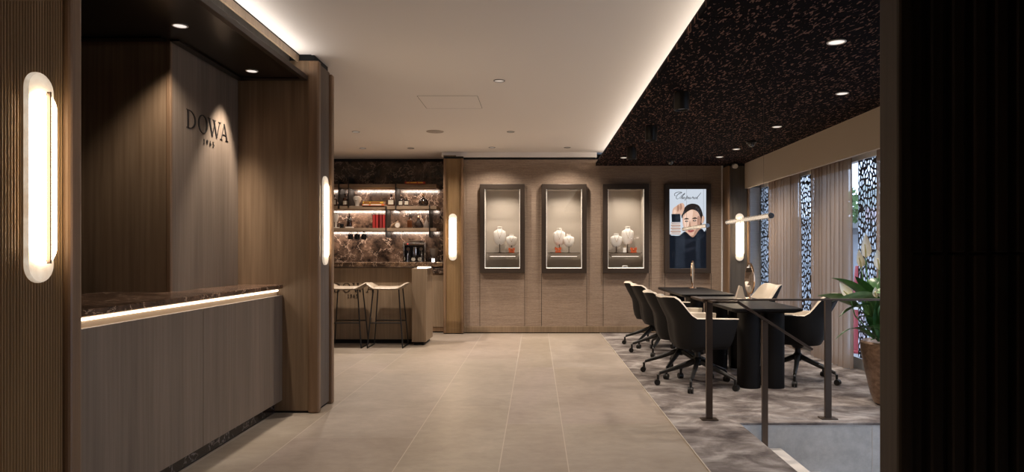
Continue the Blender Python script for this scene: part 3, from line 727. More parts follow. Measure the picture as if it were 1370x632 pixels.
# books
def book(x, y, z, w, d, h, cm, label, group, rot=0, title=None):
    t = thing('book', label, 'book', (x, y, z), rot, group)
    mb = MB(); th = .004
    if h < w:    # lying, spine to the viewer
        mb.box(-w/2, w/2, -d/2, d/2, 0, th); mb.box(-w/2, w/2, -d/2, d/2, h-th, h); mb.box(-w/2, w/2, -d/2, -d/2+th, 0, h)
        mb.build('cover', cm, t, smooth=False); p = MB(); p.box(-w/2+.006, w/2-.006, -d/2+th, d/2-.006, th, h-th); p.build('pages', 'pages', t, smooth=False)
        if title:
            q = MB(); x0 = -w*.4
            for k, (a, b, _) in enumerate(title): q.box(-w/2+w*a, -w/2+w*b, -d/2-.0012, -d/2, h*.28, h*.72)
            q.build('spine_print', title[0][2], t, smooth=False)
    else:        # standing, spine to the viewer
        mb.box(-w/2, -w/2+th, -d/2, d/2, 0, h); mb.box(w/2-th, w/2, -d/2, d/2, 0, h); mb.box(-w/2, w/2, -d/2, -d/2+th, 0, h)
        mb.build('cover', cm, t, smooth=False); p = MB(); p.box(-w/2+th, w/2-th, -d/2+th, d/2-.006, .004, h-.004); p.build('pages', 'pages', t, smooth=False)
    return t
bw = (516-486.5)*SY/F
book(sx(501.5), SY-.0, z2, bw, .2, .034, 'orange_c', 'orange book lying under a yellow one on the middle shelf', 'lying books on the shelves', 0, [(.04,.3,'pages'),(.38,.86,'pages')])
book(sx(500.9), SY-.0, z2+.034, bw-.03, .19, .037, 'yellow', 'yellow book lying on top of an orange one on the middle shelf', 'lying books on the shelves', 0, [(.05,.33,'red2'),(.38,.85,'red2')])
book(sx(557), SY-.02, shelf_z[0][1], .322, .2, .036, 'red', 'red and yellow book lying alone on the top shelf', 'lying books on the shelves', 0, [(.08,.24,'yellow'),(.27,.58,'yellow'),(.64,.9,'yellow')])
rb = [(501.8, 'red'), (505.9, 'red'), (511.0, 'red2'), (515.2, 'red')]
lab = ['leftmost of four red books standing on the lowest shelf', 'second red book from the left on the lowest shelf, beside the gap', 'darker red book just right of the gap on the lowest shelf', 'rightmost of four red books standing on the lowest shelf, by the divider']
for (px, m_), l_ in zip(rb, lab): book(sx(px), SY, z3, .046, .16, .212, m_, l_, 'red books on the lowest shelf')
t = thing('round_ornament', 'round wooden ornament with a ring rim on the lowest shelf', 'ornament', (sx(532.2), SY-.02, z3))
mb = MB(); mb.tube([(.043*math.cos(a), 0, .048+.043*math.sin(a)) for a in [2*PI*k/24 for k in range(25)]], .008, 8, False); mb.build('ring', 'oak_post', t)
mb = MB(); mb.tube([(0, -.008, .048), (0, .008, .048)], .038, 24); mb.build('disc', 'ceramic', t)
mb = MB(); mb.tube([(-.10, .05, .012), (-.04, .05, .07), (.03, .05, .115)], [.012, .016, .008], 8); tag(mb.build('driftwood_ornament', 'oak_post', loc=(sx(529), SY+.03, z3)), 'slanting brown branch behind the round wooden ornament', 'ornament')
# hanging mugs
for i, (px, l_) in enumerate(((469.3, 'left black mug hanging under the lowest shelf'), (478.2, 'middle black mug hanging under the lowest shelf'), (487.4, 'right black mug hanging under the lowest shelf'))):
    t = thing('hanging_mug', l_, 'mug', (sx(px), SY-.02, bz(320.5, SY)), 0, 'black mugs under the shelf')
    mb = MB(); mb.lathe([(0, 0), (.038, 0), (.042, .006), (.042, .082), (.038, .082), (.037, .008), (0, .008)], 0, 0, 20); mb.build('cup', 'blackmug', t)
    mb = MB(); mb.tube([(0, .0, .078), (.016, 0, .10), (.010, 0, .116), (-.010, 0, .116), (-.016, 0, .10), (0, 0, .078)], .006, 6); mb.build('handle', 'blackmug', t)
    mb = MB(); mb.tube([(0, 0, .116), (0, 0, shelf_z[2][0]-bz(320.5, SY))], .003, 6); mb.build('hook', 'black', t)
# espresso machine
EY = 10.62
t = thing('espresso_machine', 'chrome espresso machine on the back counter behind the bar', 'coffee machine', ((556.5-717)*EY/F, EY, .99))
w = .165
mb = MB(); mb.box(-w, w, .06, .22, .03, .40, .01); mb.build('body', flat('dark steel', (.10,.10,.11), .2, .9), t)
mb = MB()
for sx_ in (-1, 1): mb.box(sx_*w-.012, sx_*w+.012, -.16, .22, .0, .405, .004)
mb.build('side_frame', 'chrome', t)
mb = MB(); mb.box(-w, w, -.16, .22, .36, .40, .006); mb.build('top_panel', 'chrome', t)
mb = MB(); mb.box(-.09, .09, -.12, .2, .40, .435, .01); mb.build('cup_rail', 'bronze', t)
mb = MB(); mb.box(-w+.012, w-.012, -.17, .06, .012, .06, .006); mb.build('drip_tray', 'chrome', t)
mb = MB(); mb.lathe([(0, .20), (.036, .20), (.040, .26), (.034, .33), (0, .335)], 0, -.07, 20); mb.build('group_head', 'chrome', t)
mb = MB(); mb.tube([(0, -.07, .195), (0, -.17, .185), (0, -.23, .175)], [.02, .011, .014], 10); mb.build('portafilter', 'black', t)
for sx_ in (-.1, .1):
    mb = MB(); mb.tube([(sx_, -.05, .30), (sx_, -.12, .30)], .026, 16); mb.build('knob', 'chrome', t)
    mb = MB(); mb.tube([(sx_, -.06, .28), (sx_*1.1, -.11, .20), (sx_*1.1, -.12, .10)], .007, 8); mb.build('steam_wand', 'chrome', t)
mb = MB(); mb.tube([(-.1, -.162, .38), (-.1, -.17, .38)], .009, 10); mb.build('indicator_lamp', flat('red indicator', (.6,.05,.03), .4, emit=1.2), t)
for x in (-.05, .05):
    mb = MB(); mb.tube([(x, .05, .14), (x, .045, .14)], .032, 18); mb.build('gauge', 'label', t)
# grinder beside it
GY = 10.6
t = thing('coffee_grinder', 'dark glass topped coffee grinder with a bright glint at right of the espresso machine', 'grinder', ((580.5-717)*GY/F, GY, .99))
mb = MB(); mb.box(-.07, .07, -.07, .10, 0, .17, .012); mb.build('body', 'darkglass', t)
mb = MB(); mb.lathe([(.035, .17), (.06, .22), (.068, .30), (.07, .31), (0, .31)], 0, .01, 20); mb.build('hopper', 'clearglass', t)
mb = MB(); mb.box(-.022, .022, -.078, -.068, .10, .15, .006); mb.build('glint_block', flat('white painted glint', (1,1,1), .3, emit=4, emit_c=(1,.93,.85)), t)  # glowing block stands in for a glint reflected on the dark body
mb = MB(); mb.tube([(.03, -.07, .03), (.03, -.11, .028)], .011, 10); mb.build('spout', 'chrome', t)

# ================================================================== BAR STOOLS
def make_stool(loc, label):
    t = thing('bar_stool', label, 'bar stool', loc, 0, 'bar stools at the counter')
    mb = MB(); nu, nv = 30, 10
    def pt(i, j, top):
        u = -1+2*i/nu; v = -1+2*j/nv; x = u*.262
        wing = max(0, (abs(u)-.60)/.40); zc = .775+.06*wing**1.1 - .008*(1-abs(u))
        hw = .185*(1-.32*wing**1.6); y = v*hw
        e = max(0, 1-abs(v)**5)*max(0, 1-abs(u)**14)
        crease = 1-.55*math.exp(-((abs(u)-.60)/.035)**2)
        return Vector((x, y, zc + (.024*crease if top else -.022)*e**.5))
    top = [[pt(i, j, True) for j in range(nv+1)] for i in range(nu+1)]; bot = [[pt(i, j, False) for j in range(nv+1)] for i in range(nu+1)]
    mb.grid(top); mb.grid(bot); bmesh.ops.remove_doubles(mb.bm, verts=mb.bm.verts, dist=.0004)
    mb.build('seat', 'cream_stool', t, ang=60)
    r = .0085
    for s in (-1, 1):
        for fb in (-1, 1):
            mb = MB(); mb.tube([(s*.165, fb*.13, .765), (s*.228, fb*.195, r)], r, 8); mb.build('leg', 'black', t)
        mb = MB(); mb.tube([(s*.228, -.195, r), (s*.228, .195, r)], r, 8); mb.build('floor_runner', 'black', t)
        mb = MB(); mb.tube([(s*.165, -.13, .765), (s*.165, .13, .765)], r, 8); mb.build('seat_rail', 'black', t)
    for fb in (-1, 1):
        mb = MB(); mb.tube([(-.2, fb*.166, .326), (.2, fb*.166, .326)], r, 8); mb.build('footrest', 'black', t)
    return t
st = make_stool((-1.945, 8.86, 0), 'beige leather bar stool on black frame, beside the bar end pillar')
dup(st, (-2.48, 8.86, 0), 'beige leather bar stool on black frame, half hidden by the wooden column')

# ================================================================== SHOWCASES
bust_proto = []
def bust(x, y, z, h, w, label, st=.30):
    t = thing('necklace_bust', label, 'bust', (x, y, z), 0, 'necklace busts in the showcases')
    sh = h*st                          # stand height
    mb = MB(); mb.cyl(0, 0, 0, .006, .028, .028, 20); mb.cyl(0, 0, .006, sh+.05*h, .007, .007, 10); mb.build('stand', 'bronze', t)
    mb = MB(); P = []; n = 24
    for zz, hw, d in ((0, .30, .3), (.06, .62, .55), (.2, .84, .8), (.4, .97, 1.0), (.62, 1.0, .95), (.74, .92, .8), (.80, .6, .62), (.83, .46, .52), (.90, .40, .47), (.945, .41, .47)):
        P.append([Vector((w/2*hw*math.copysign(abs(math.cos(a))**.8, math.cos(a)), .035*d*math.sin(a)+.012*(1-zz), sh+(h-sh)*zz)) for a in [2*PI*k/n for k in range(n)]])
    R = [[mb.bm.verts.new(p) for p in r] for r in P]
    for a, b in zip(R, R[1:]):
        for k in range(n): mb.bm.faces.new([a[k], a[(k+1)%n], b[(k+1)%n], b[k]])
    mb.bm.faces.new(R[0]); mb.bm.faces.new(R[-1]); mb.build('torso', 'bust', t, ang=50)
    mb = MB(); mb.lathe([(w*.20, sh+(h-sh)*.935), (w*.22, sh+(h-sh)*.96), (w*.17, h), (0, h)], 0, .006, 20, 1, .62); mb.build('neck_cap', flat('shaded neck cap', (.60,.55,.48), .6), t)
    mb = MB(); pts = []
    for k in range(17):
        a = -1+2*k/16; zz = .86-.46*(1-abs(a)**1.3)
        pts.append((w*.20*a*(1+.15*(1-a*a)), -.036-.012*(1-abs(a)), sh+(h-sh)*zz))
    mb.tube(pts, .0022, 5); mb.tube([(0, -.05, sh+(h-sh)*.385), (0, -.049, sh+(h-sh)*.345)], .0055, 8); mb.build('necklace', 'necklace', t)
    return t
CD = .30                                  # case depth behind the wall
def case_shell(i, label, group=None):
    a, b = cases[i]
    x0, x1, z0, z1 = bx(a, YF), bx(b, YF), bz(365.8, YF), bz(246.3, YF); cx = (x0+x1)/2
    t = thing('display_case' if i < 3 else 'poster_display', label, 'display case' if i < 3 else 'poster', (cx, YF, z0), 0, group)
    hw, h, fw = (x1-x0)/2, z1-z0, .073
    mb = MB()
    mb.box(-hw, -hw+fw, 0, YB-YF, 0, h, .004); mb.box(hw-fw, hw, 0, YB-YF, 0, h, .004)
    mb.box(-hw+fw-.004, hw-fw+.004, 0, YB-YF, 0, fw, .004); mb.box(-hw+fw-.004, hw-fw+.004, 0, YB-YF, h-fw-.004, h, .004)
    mb.build('frame', 'bronze_dark', t, smooth=False)
    return t, hw, h, fw, cx, z0
labels = ['lit glass showcase in the back wall, first from the bar pilaster', 'lit glass showcase in the back wall, second from the bar pilaster', 'lit glass showcase in the back wall, left of the poster']
for i in range(3):
    t, hw, h, fw, cx, z0 = case_shell(i, labels[i], 'lit showcases in the back wall')
    iw, zb, zt = hw-fw, fw, h-fw; e = .012
    mb = MB(); y1 = YB-YF+CD-.03
    mb.box(-iw-e, iw+e, y1, y1+e, zb-e, zt+e); mb.box(-iw-e, -iw, .03, y1, zb-e, zt+e); mb.box(iw, iw+e, .03, y1, zb-e, zt+e)
    mb.box(-iw, iw, .03, y1, zb-e, zb); mb.box(-iw, iw, .03, y1, zt, zt+e); mb.build('lining', 'case_in', t, smooth=False)
    mb = MB(); mb.box(-iw, iw, .014, .020, zb, zt); mb.build('glass_pane', 'glass', t, smooth=False)
    zs = z0*0 + (bz(338.3, YF)-z0)
    mb = MB(); mb.box(-iw+.02, iw-.02, .06, y1-.03, zs-.008, zs); mb.build('glass_shelf', 'glass_shelf', t, smooth=False)
    mb = MB(); mb.prism([(-iw+.03, zs-.012), (iw-.03, zs-.012), (iw-.07, zs-.062), (-iw+.07, zs-.062)], .16, lambda u, v, w: (u, .10+w, v)); mb.build('shelf_tray', 'case_in', t, smooth=False)
    mb = MB(); mb.box(-iw+.07, iw-.07, .095, .100, zs-.062, zs-.055); mb.build('tray_light', flat('tray led', (1,.9,.8), .5, emit=.9, emit_c=(1,.9,.8)), t, smooth=False)
    for s_ in (-.12, .12):
        mb = MB(); mb.box(s_-.045, s_+.045, .05, .08, zt-.008, zt); mb.build('lamp_bar', 'black', t, smooth=False)
    mb = MB()
    for s_ in (-iw, iw-.006): mb.box(s_, s_+.006, .035, .041, zb, zt)
    mb.build('edge_light', flat('edge led', (1,.9,.78), .5, emit=.75, emit_c=(1,.87,.74)), t, smooth=False)
    mb = MB(); mb.box(-iw, iw, .03, .036, zb, zb+.012); mb.build('base_light', flat('base led', (1,.9,.78), .5, emit=1.0, emit_c=(1,.9,.78)), t, smooth=False)
    for s_ in (-.12, .12): light('SPOT', 'case_spot', (s_, .065, zt-.012), 12, (1,.88,.75), aim((-s_*.5, .13, zs+.12-zt)), .012, spot=math.radians(140), blend=1, parent=t)
    YS = YF+.20; Z = z0+zs
    def X(px): return (px-717)*YS/F
    def Zp(py): return CH+(337.5-py)*YS/F
    if i == 0:
        bust(X(668.6), YS, Z, Zp(303.5)-Z, (677-660)*YS/F, 'larger white necklace bust in the first showcase from the bar')
        bust(X(684.6), YS-.02, Z+.081, Zp(313.5)-Z-.081, (692-677.5)*YS/F, 'smaller white necklace bust on the orange mount in the first showcase', .10)
        ox, oh = X(684.6), .08
        smalls = [(665, .05, .075), (673, .06, .035)]
    elif i == 1:
        bust(X(748.3), YS, Z, Zp(305.5)-Z, (756.5-740)*YS/F, 'larger white necklace bust in the middle showcase')
        bust(X(761), YS-.03, Z, Zp(313.5)-Z, (768.5-754)*YS/F, 'smaller white necklace bust at right in the middle showcase')
        ox, oh = X(746.5), .09; smalls = [(739.5, .055, .045), (752.5, .045, .06)]
    else:
        bust(X(839.8), YS, Z, Zp(303)-Z, (848-831.5)*YS/F, 'larger greyish necklace bust in the showcase left of the poster')
        bust(X(824.2), YS-.03, Z, Zp(312.5)-Z, (832-816)*YS/F, 'smaller necklace bust at left in the showcase left of the poster')
        ox, oh = X(847), .085; smalls = [(835, .05, .075)]
    q = thing('orange_mount', ['orange jewellery mount under the small bust in the first showcase', 'orange jewellery mount below the large bust in the middle showcase', 'orange jewellery mount at right in the showcase left of the poster'][i], 'display mount', (ox, YS-.02 if i == 0 else YS-.05, Z), 0, 'orange jewellery mounts')
    mb = MB(); mb.prism([(-.05, 0), (.05, 0), (.034, oh*.36), (.05, oh*.5), (.05, oh*.62), (-.05, oh*.62), (-.05, oh*.5), (-.034, oh*.36)], .05, lambda u, v, w: (u, -.025+w, v)); mb.build('block', 'orange', q, smooth=False)
    mb = MB(); mb.prism([(-.05, oh*.62), (-.044, oh), (-.012, oh*.80), (.012, oh*.80), (.044, oh), (.05, oh*.62)], .05, lambda u, v, w: (u, -.025+w, v)); mb.build('horns', 'orange', q, smooth=False)
    mb = MB(); mb.tube([(.014*math.cos(k*PI/8), -.028, oh*.5+.014*math.sin(k*PI/8)) for k in range(17)], .003, 6, False); mb.build('ring', 'gold', q)
    for n_, (px, w_, h_) in enumerate(smalls):
        lb = {(0,0): 'small clear block left of the large bust in the first showcase', (0,1): 'low grey block behind the orange mount in the first showcase', (1,0): 'grey block at the left of the middle showcase', (1,1): 'small clear block between the busts of the middle showcase', (2,0): 'small white ring stand between the busts left of the poster'}[(i, n_)]
        q = thing('display_block', lb, 'display block', (X(px), YS+.05 if i < 2 else YS-.05, Z), 0, 'small display blocks')
        mb = MB(); mb.box(-w_/2, w_/2, -.025, .025, 0, h_, .003); mb.build('block', 'case_in' if i < 2 else 'bust', q, smooth=False)
        mb = MB(); mb.tube([(.012*math.cos(k*PI/8), 0, h_+.010+.012*math.sin(k*PI/8)) for k in range(17)], .0022, 6, False); mb.build('ring', 'necklace', q)
    if i == 2:
        mb = MB(); mb.box(-.04, .04, -.004, .004, 0, .04, .001); mb.mat(1); mb.box(-.028, .028, -.0055, -.003, .014, .026)
        tag(mb.build('name_card', ['card', 'ink'], loc=(cx-.005, YF+.10, z0+zb+.004), smooth=False), 'small white card on the floor of the showcase left of the poster', 'card')
# poster light box
t, hw, h, fw, cx, z0 = case_shell(3, 'backlit poster of a dark haired person in a black turtleneck, in dark frame')
iw = hw-fw; ph = h-2*fw
mb = MB(); mb.box(-iw-.01, iw+.01, .02, .26, fw-.01, h-fw+.01); mb.build('light_box', 'black', t, smooth=False)
def em(name, c, k=1.0):
    m = flat(name, (0,0,0), .6, 0, 0, emit=k, emit_c=c); return m
PM = [em('poster ground', (.52,.57,.64)), em('poster black', (.007,.009,.014)), em('poster skin', (.60,.38,.28)), em('poster hair', (.020,.015,.014)),
      em('poster skin shade', (.36,.20,.14)), em('poster lips', (.38,.10,.09)), em('poster silver', (.62,.55,.52)), em('poster eyes', (.05,.035,.03)), em('poster knit fold', (.016,.019,.027)), em('poster skin light', (.74,.52,.41))]
mb = MB(); lay = [0]
def UV(x, y): return (-iw+2*iw*(x-47)/241, fw+ph*(1-(y-45)/557))
def poly(pts, mi, smooth=True):
    lay[0] += 1; d = .0198-.0003*lay[0]
    if smooth and len(pts) > 3:          # Catmull-Rom through the points
        out = []; n = len(pts)
        for k in range(n):
            p0, p1, p2, p3 = [Vector(pts[(k+j-1) % n]) for j in range(4)]
            for q in range(5):
                u = q/5; out.append(.5*((2*p1)+(-p0+p2)*u+(2*p0-5*p1+4*p2-p3)*u*u+(-p0+3*p1-3*p2+p3)*u**3))
        pts = out
    pts = [(max(47, min(288, p[0])), max(45, min(602, p[1]))) for p in pts]
    mb.mat(mi); v = [mb.bm.verts.new((UV(*p)[0], d, UV(*p)[1])) for p in pts]
    f = mb.bm.faces.new(v); f.material_index = mi
def ell(cx_, cy_, rx, ry, mi, rot=0):
    poly([(cx_+rx*math.cos(a)*math.cos(rot)-ry*math.sin(a)*math.sin(rot), cy_+rx*math.cos(a)*math.sin(rot)+ry*math.sin(a)*math.cos(rot)) for a in [2*PI*k/24 for k in range(24)]], mi, False)
poly([(47,45),(288,45),(288,602),(47,602)], 0, False)
poly([(130,250),(136,200),(160,162),(200,148),(240,162),(262,205),(268,250),(262,290),(240,310),(200,250)], 3)          # hair behind
poly([(262,240),(274,236),(278,256),(270,280),(258,286)], 2)                                                               # ear
poly([(160,300),(235,285),(256,330),(250,390),(165,395)], 4)                                                               # neck
poly([(134,245),(150,205),(190,186),(228,200),(252,245),(250,295),(234,335),(208,368),(182,372),(158,350),(142,318),(134,285)], 2)   # face
poly([(142,250),(168,205),(200,196),(196,250),(176,300),(150,310)], 9)                                                     # light cheek
poly([(232,240),(252,245),(250,295),(234,335),(208,368),(212,348),(228,310)], 4)                                           # shaded cheek
poly([(136,230),(152,188),(198,158),(240,176),(262,222),(252,244),(232,206),(196,190),(160,208)], 3)                       # hairline
poly([(142,258),(158,248),(176,256),(160,259)], 7); poly([(196,254),(214,244),(232,252),(214,256)], 7)                     # brows
ell(160, 272, 11, 5, 7); ell(212, 268, 12, 5.5, 7); ell(161, 271, 3, 3, 6); ell(213, 267, 3, 3, 6)                         # eyes
poly([(182,262),(186,300),(194,312),(184,318),(174,312)], 4); ell(184, 312, 8, 3.5, 4)                                     # nose
poly([(166,338),(178,333),(186,336),(196,332),(212,338),(190,350),(174,348)], 5); poly([(168,339),(190,341),(210,339),(190,343)], 7)
poly([(47,380),(62,372),(112,372),(150,345),(200,384),(240,335),(262,326),(276,345),(288,350),(288,602),(47,602)], 1)      # turtleneck
poly([(120,400),(170,395),(230,392),(275,360),(262,392),(200,412),(150,440),(112,450)], 8)
poly([(140,470),(190,455),(240,450),(200,470),(160,490)], 8)
poly([(66,225),(70,185),(92,165),(112,150),(134,145),(146,165),(140,200),(122,232),(80,232)], 2)                           # hand
poly([(96,168),(108,158),(112,185),(100,205)], 4); poly([(116,154),(124,150),(130,178),(118,196)], 4); poly([(72,200),(86,190),(92,212),(76,222)], 9)
poly([(60,222),(118,220),(120,278),(62,278)], 1, False)                                                                    # cuff
poly([(58,280),(118,282),(122,366),(52,364)], 4, False)                                                                    # wrist
for k in range(4): poly([(57-k*1.2, 284+k*21), (118+k, 286+k*21), (119+k, 299+k*21), (56-k*1.2, 298+k*21)], 6, False)       # bracelets
for k in range(4): poly([(62, 289+k*21), (114, 291+k*21), (114, 293+k*21), (62, 292+k*21)], 7, False)
mb.build('poster_print', PM, t, smooth=False, recalc=False)
# script lettering at the top of the poster, pen strokes traced as curves
def SXY(px, py): return (-iw+2*iw*((px-100)/1135), h-fw-(py-85)/1135*2*iw)
strokes = [
 [(400,250),(440,235),(478,205),(470,190),(430,205),(370,250),(320,310),(305,360),(325,395),(370,390),(420,365)],
 [(478,200),(420,180),(340,190),(270,225),(250,265),(270,300),(300,295)],
 [(410,360),(470,300),(540,245),(572,225),(560,250),(500,310),(455,360),(432,395)],
 [(440,385),(480,345),(505,335),(505,355),(482,385),(490,395),(520,370)],
 [(560,345),(535,350),(520,375),(530,392),(555,385),(572,360),(560,345),(590,350)],
 [(655,290),(630,340),(600,395),(575,440),(590,440)],
 [(610,370),(640,345),(668,340),(665,370),(640,392),(620,385)],
 [(740,345),(705,350),(685,378),(695,394),(725,380),(748,350)], [(748,345),(730,380),(740,395),(770,375)],
 [(775,395),(795,360),(812,335),(822,350),(845,340),(838,360),(825,385),(835,396),(865,380)],
 [(925,345),(890,352),(872,380),(882,395),(915,380),(950,345)],
 [(1072,205),(1050,235),(1000,300),(955,360),(940,390),(955,398),(985,380)],
]
mb = MB()
for st_ in strokes:
    out = []; n = len(st_)
    for k in range(n-1):
        p0, p1, p2, p3 = [Vector(st_[min(max(k+j-1, 0), n-1)]) for j in range(4)]
        for q in range(5):
            u = q/5; out.append(.5*((2*p1)+(-p0+p2)*u+(2*p0-5*p1+4*p2-p3)*u*u+(-p0+3*p1-3*p2+p3)*u**3))
    out.append(Vector(st_[-1]))
    mb.tube([(SXY(*p)[0], .009, SXY(*p)[1]) for p in out], [.0022+.0022*math.sin(PI*k/(len(out)-1)) for k in range(len(out))], 6)
mb.build('script_lettering', 'ink', t)
mb = MB(); mb.box(-iw, iw, .004, .0075, fw, h-fw); mb.build('glass_pane', m_glass('poster glass', (1,1,1), .006), t, smooth=False)

# ================================================================== TABLES
def rrect(x0, x1, y0, y1, r, n=8):
    out = []
    for cx_, cy_, a0 in ((x1-r, y1-r, 0), (x0+r, y1-r, PI/2), (x0+r, y0+r, PI), (x1-r, y0+r, 1.5*PI)):
        out += [(cx_+r*math.cos(a0+PI/2*k/n), cy_+r*math.sin(a0+PI/2*k/n)) for k in range(n+1)]
    return out
def make_table(loc, label):
    t = thing('meeting_table', label, 'table', loc, 0, 'black meeting tables')
    L_, w = 1.62, .64
    mb = MB(); P = []
    for z, ins in ((.695, .05), (.712, .006), (.722, 0), (.735, 0), (.74, .005)):
        P.append([Vector((x, y, z)) for x, y in rrect(-w/2+ins, w/2-ins, -L_/2+ins, L_/2-ins, .05)])
    R = [[mb.bm.verts.new(p) for p in r] for r in P]; n = len(R[0])
    for a, b in zip(R, R[1:]):
        for k in range(n): mb.bm.faces.new([a[k], a[(k+1)%n], b[(k+1)%n], b[k]])
    mb.bm.faces.new(R[0]); mb.bm.faces.new(R[-1]); mb.build('tabletop', 'table', t)
    for yy in (-.60, .45):
        for xx in (-.115, .105):
            mb = MB(); mb.prism(rrect(xx-.092, xx+.092, yy-.12, yy+.12, .08), .697, lambda u, v, w_: (u, v, .004+w_)); mb.build('leg', 'table', t)
    return t
tb = make_table((2.075, 6.80, 0), 'black meeting table nearer the viewer, behind the railing')
dup(tb, (2.06, 8.82, 0), 'black meeting table farther away, in front of the poster')

# ================================================================== CHAIRS
def make_chair(loc, rz, label):
    t = thing('swivel_chair', label, 'chair', loc, rz, 'swivel armchairs at the tables')
    N = 44; V = 9
    path = []
    for k in range(200):
        s = -1+2*k/199
        a = abs(s)*.76*1.0
        if a > .40: x, y = -.06+(a-.40)*.33/.36, .285
        else:
            th = a/.40*PI/2; ce = math.cos(th); se = math.sin(th)
            x, y = -.06-.245*ce**.75, .285*se**.75
        path.append((x, math.copysign(y, s), abs(s)))
    idx = [round(k*199/(N-1)) for k in range(N)]
    pts = [path[i] for i in idx]
    def rim(a):
        d = a*.76
        z = .645-.018*(a-.6) if a > .6 else .645+.19*(1-S((d-.19)/.19))
        return z-.012*math.exp(-(a/.10)**2)
    def outer(x, y, a, v):
        z1 = rim(a); z0 = .36
        bxx, byy = .02+.70*(x-.02), .66*y
        f = v**.5
        px, py = bxx+(x-bxx)*f, byy+(y-byy)*f
        z = z0+(z1-z0)*v
        back = max(0, (z-.60))*.34*(1-S(a/.62))
        pinch = -.012*math.exp(-((v-.55)/.2)**2)*(1-S(a/.5))
        lobe = .014*math.exp(-(a/.07)**2)*(1 if v > .15 else v/.15)
        return Vector((px-back-pinch+lobe, py, z))
    mb = MB(); O = [[outer(x, y, a, j/V) for j in range(V+1)] for x, y, a in pts]
    vs_ = mb.grid(O)
    c = mb.bm.verts.new((.02, 0, .345))
    for k in range(N-1): mb.bm.faces.new([vs_[k][0], vs_[k+1][0], c])
    mb.bm.faces.new([vs_[0][0], vs_[N-1][0], c])
    # front lip below the cushion
    mb.bm.faces.new([vs_[0][0], vs_[0][1], vs_[N-1][1], vs_[N-1][0]]); mb.bm.faces.new([vs_[0][1], vs_[0][2], vs_[N-1][2], vs_[N-1][1]]); mb.bm.faces.new([vs_[0][2], vs_[0][4], vs_[N-1][4], vs_[N-1][2]])
    mb.build('shell', 'shell', t, ang=50)
    mb = MB(); I = []
    for x, y, a in pts:
        o = outer(x, y, a, 1); n2 = Vector((x+.06 if a < .53 else 0, y, 0)).normalized()
        inn = .042
        row = [o, o+Vector((0, 0, .010))-n2*.010, o+Vector((0, 0, .006))-n2*inn]
        if a > .97: row = [p+Vector((.004, 0, 0)) for p in row]
        for j in range(1, 6):
            v = 1-j/5*.72; q = outer(x, y, a, v)-n2*(inn+.012*math.sin(j/5*PI)); row.append(Vector((q.x, q.y, max(q.z, .46))))
        I.append(row)
    gi = mb.grid(I)
    for e in (0, N-1):                    # padded arm ends
        x, y, a = pts[e]; m = [mb.bm.verts.new(outer(x, y, a, v)) for v in (1, .82, .64, .46, .3)]
        inner = [gi[e][2]]+gi[e][3:7]
        for k in range(4): mb.bm.faces.new([m[k], m[k+1], inner[k+1], inner[k]])
    mb.build('lining', 'cream', t, ang=60)
    mb = MB(); mb.box(-.13, .258, -.205, .205, .46, .53, .03, 4); mb.build('seat_cushion', 'cream', t, ang=50)
    mb = MB(); mb.cyl(0, 0, .22, .36, .028, .028, 20); mb.cyl(0, 0, .315, .362, .045, .08, 20); mb.build('gas_column', 'black', t)
    mb = MB(); mb.lathe([(0, .19), (.03, .19), (.042, .205), (.044, .25), (.03, .27), (0, .27)], 0, 0, 20); mb.build('base_hub', 'black', t)
    for k in range(5):
        a = 2*PI*k/5+.42; cx_, cy_ = math.cos(a), math.sin(a); r = .365
        mb = MB(); mb.tube([(cx_*.02, cy_*.02, .235), (cx_*.19, cy_*.19, .168), (cx_*(r-.015), cy_*(r-.015), .112), (cx_*r, cy_*r, .098), (cx_*r, cy_*r, .050)], [.026, .021, .015, .013, .011], 10)
        lg = mb.build('leg', 'black', t)
        mb = MB(); u = Vector((-cy_, cx_, 0)); b_ = Vector((cx_, cy_, 0))*r*1.02
        for s in (-1, 1): mb.tube([b_+u*(.004*s)+Vector((0,0,.028)), b_+u*(.022*s)+Vector((0,0,.028))], .0275, 18)
        mb.build('caster', 'black', lg)
    return t
FZ = .004
ch = make_chair((1.50, 6.23, FZ), .12, 'cream lined black swivel chair nearest the railing, left side of the near table')
dup(ch, (1.47, 6.86, FZ), 'cream lined black swivel chair, second from the railing on the left side', -.05)
dup(ch, (1.545, 8.25, FZ), 'cream lined black swivel chair, third from the railing on the left side', .05)
dup(ch, (1.54, 8.92, FZ), 'cream lined black swivel chair farthest from the railing, left of the far table', -.12)
dup(ch, (2.53, 6.50, FZ), 'cream lined black swivel chair on the window side, below the curtains', PI-.55)
dup(ch, (2.63, 8.30, FZ), 'cream lined black swivel chair on the window side of the far table, behind the mirror', PI+.1)

# table mirrors
def mirror(loc, rz, h, label):
    t = thing('table_mirror', label, 'mirror', loc, rz, 'oval table mirrors')
    mb = MB(); mb.lathe([(0, 0), (.055, 0), (.052, .008), (.012, .016), (.009, .05), (0, .05)], 0, 0, 24); mb.build('foot', 'gold', t)
    w = .105; c = .05+(h-.05)/2; hh = (h-.05)/2
    def disc(k, y0, y1, m, nm):
        mb = MB(); P = [(w*k*math.cos(a)*(1-.12*math.sin(a)), c+hh*k*math.sin(a)) for a in [2*PI*q/40 for q in range(40)]]
        mb.prism(P, y1-y0, lambda u, v, d: (u, y0+d, v)); mb.build(nm, m, t)
    disc(1.0, -.007, .007, 'gold', 'rim'); disc(.90, -.0085, -.0065, flat('mirror glass', (.85,.85,.85), .03, 1), 'mirror_glass'); return t
mirror((2.19, 9.40, .74), 1.15, .38, 'bronze oval mirror standing on the far table in front of the poster')
m2 = mirror((2.29, 7.20, .74), -1.42, .385, 'bronze oval mirror standing on the near table beside a small cream easel')
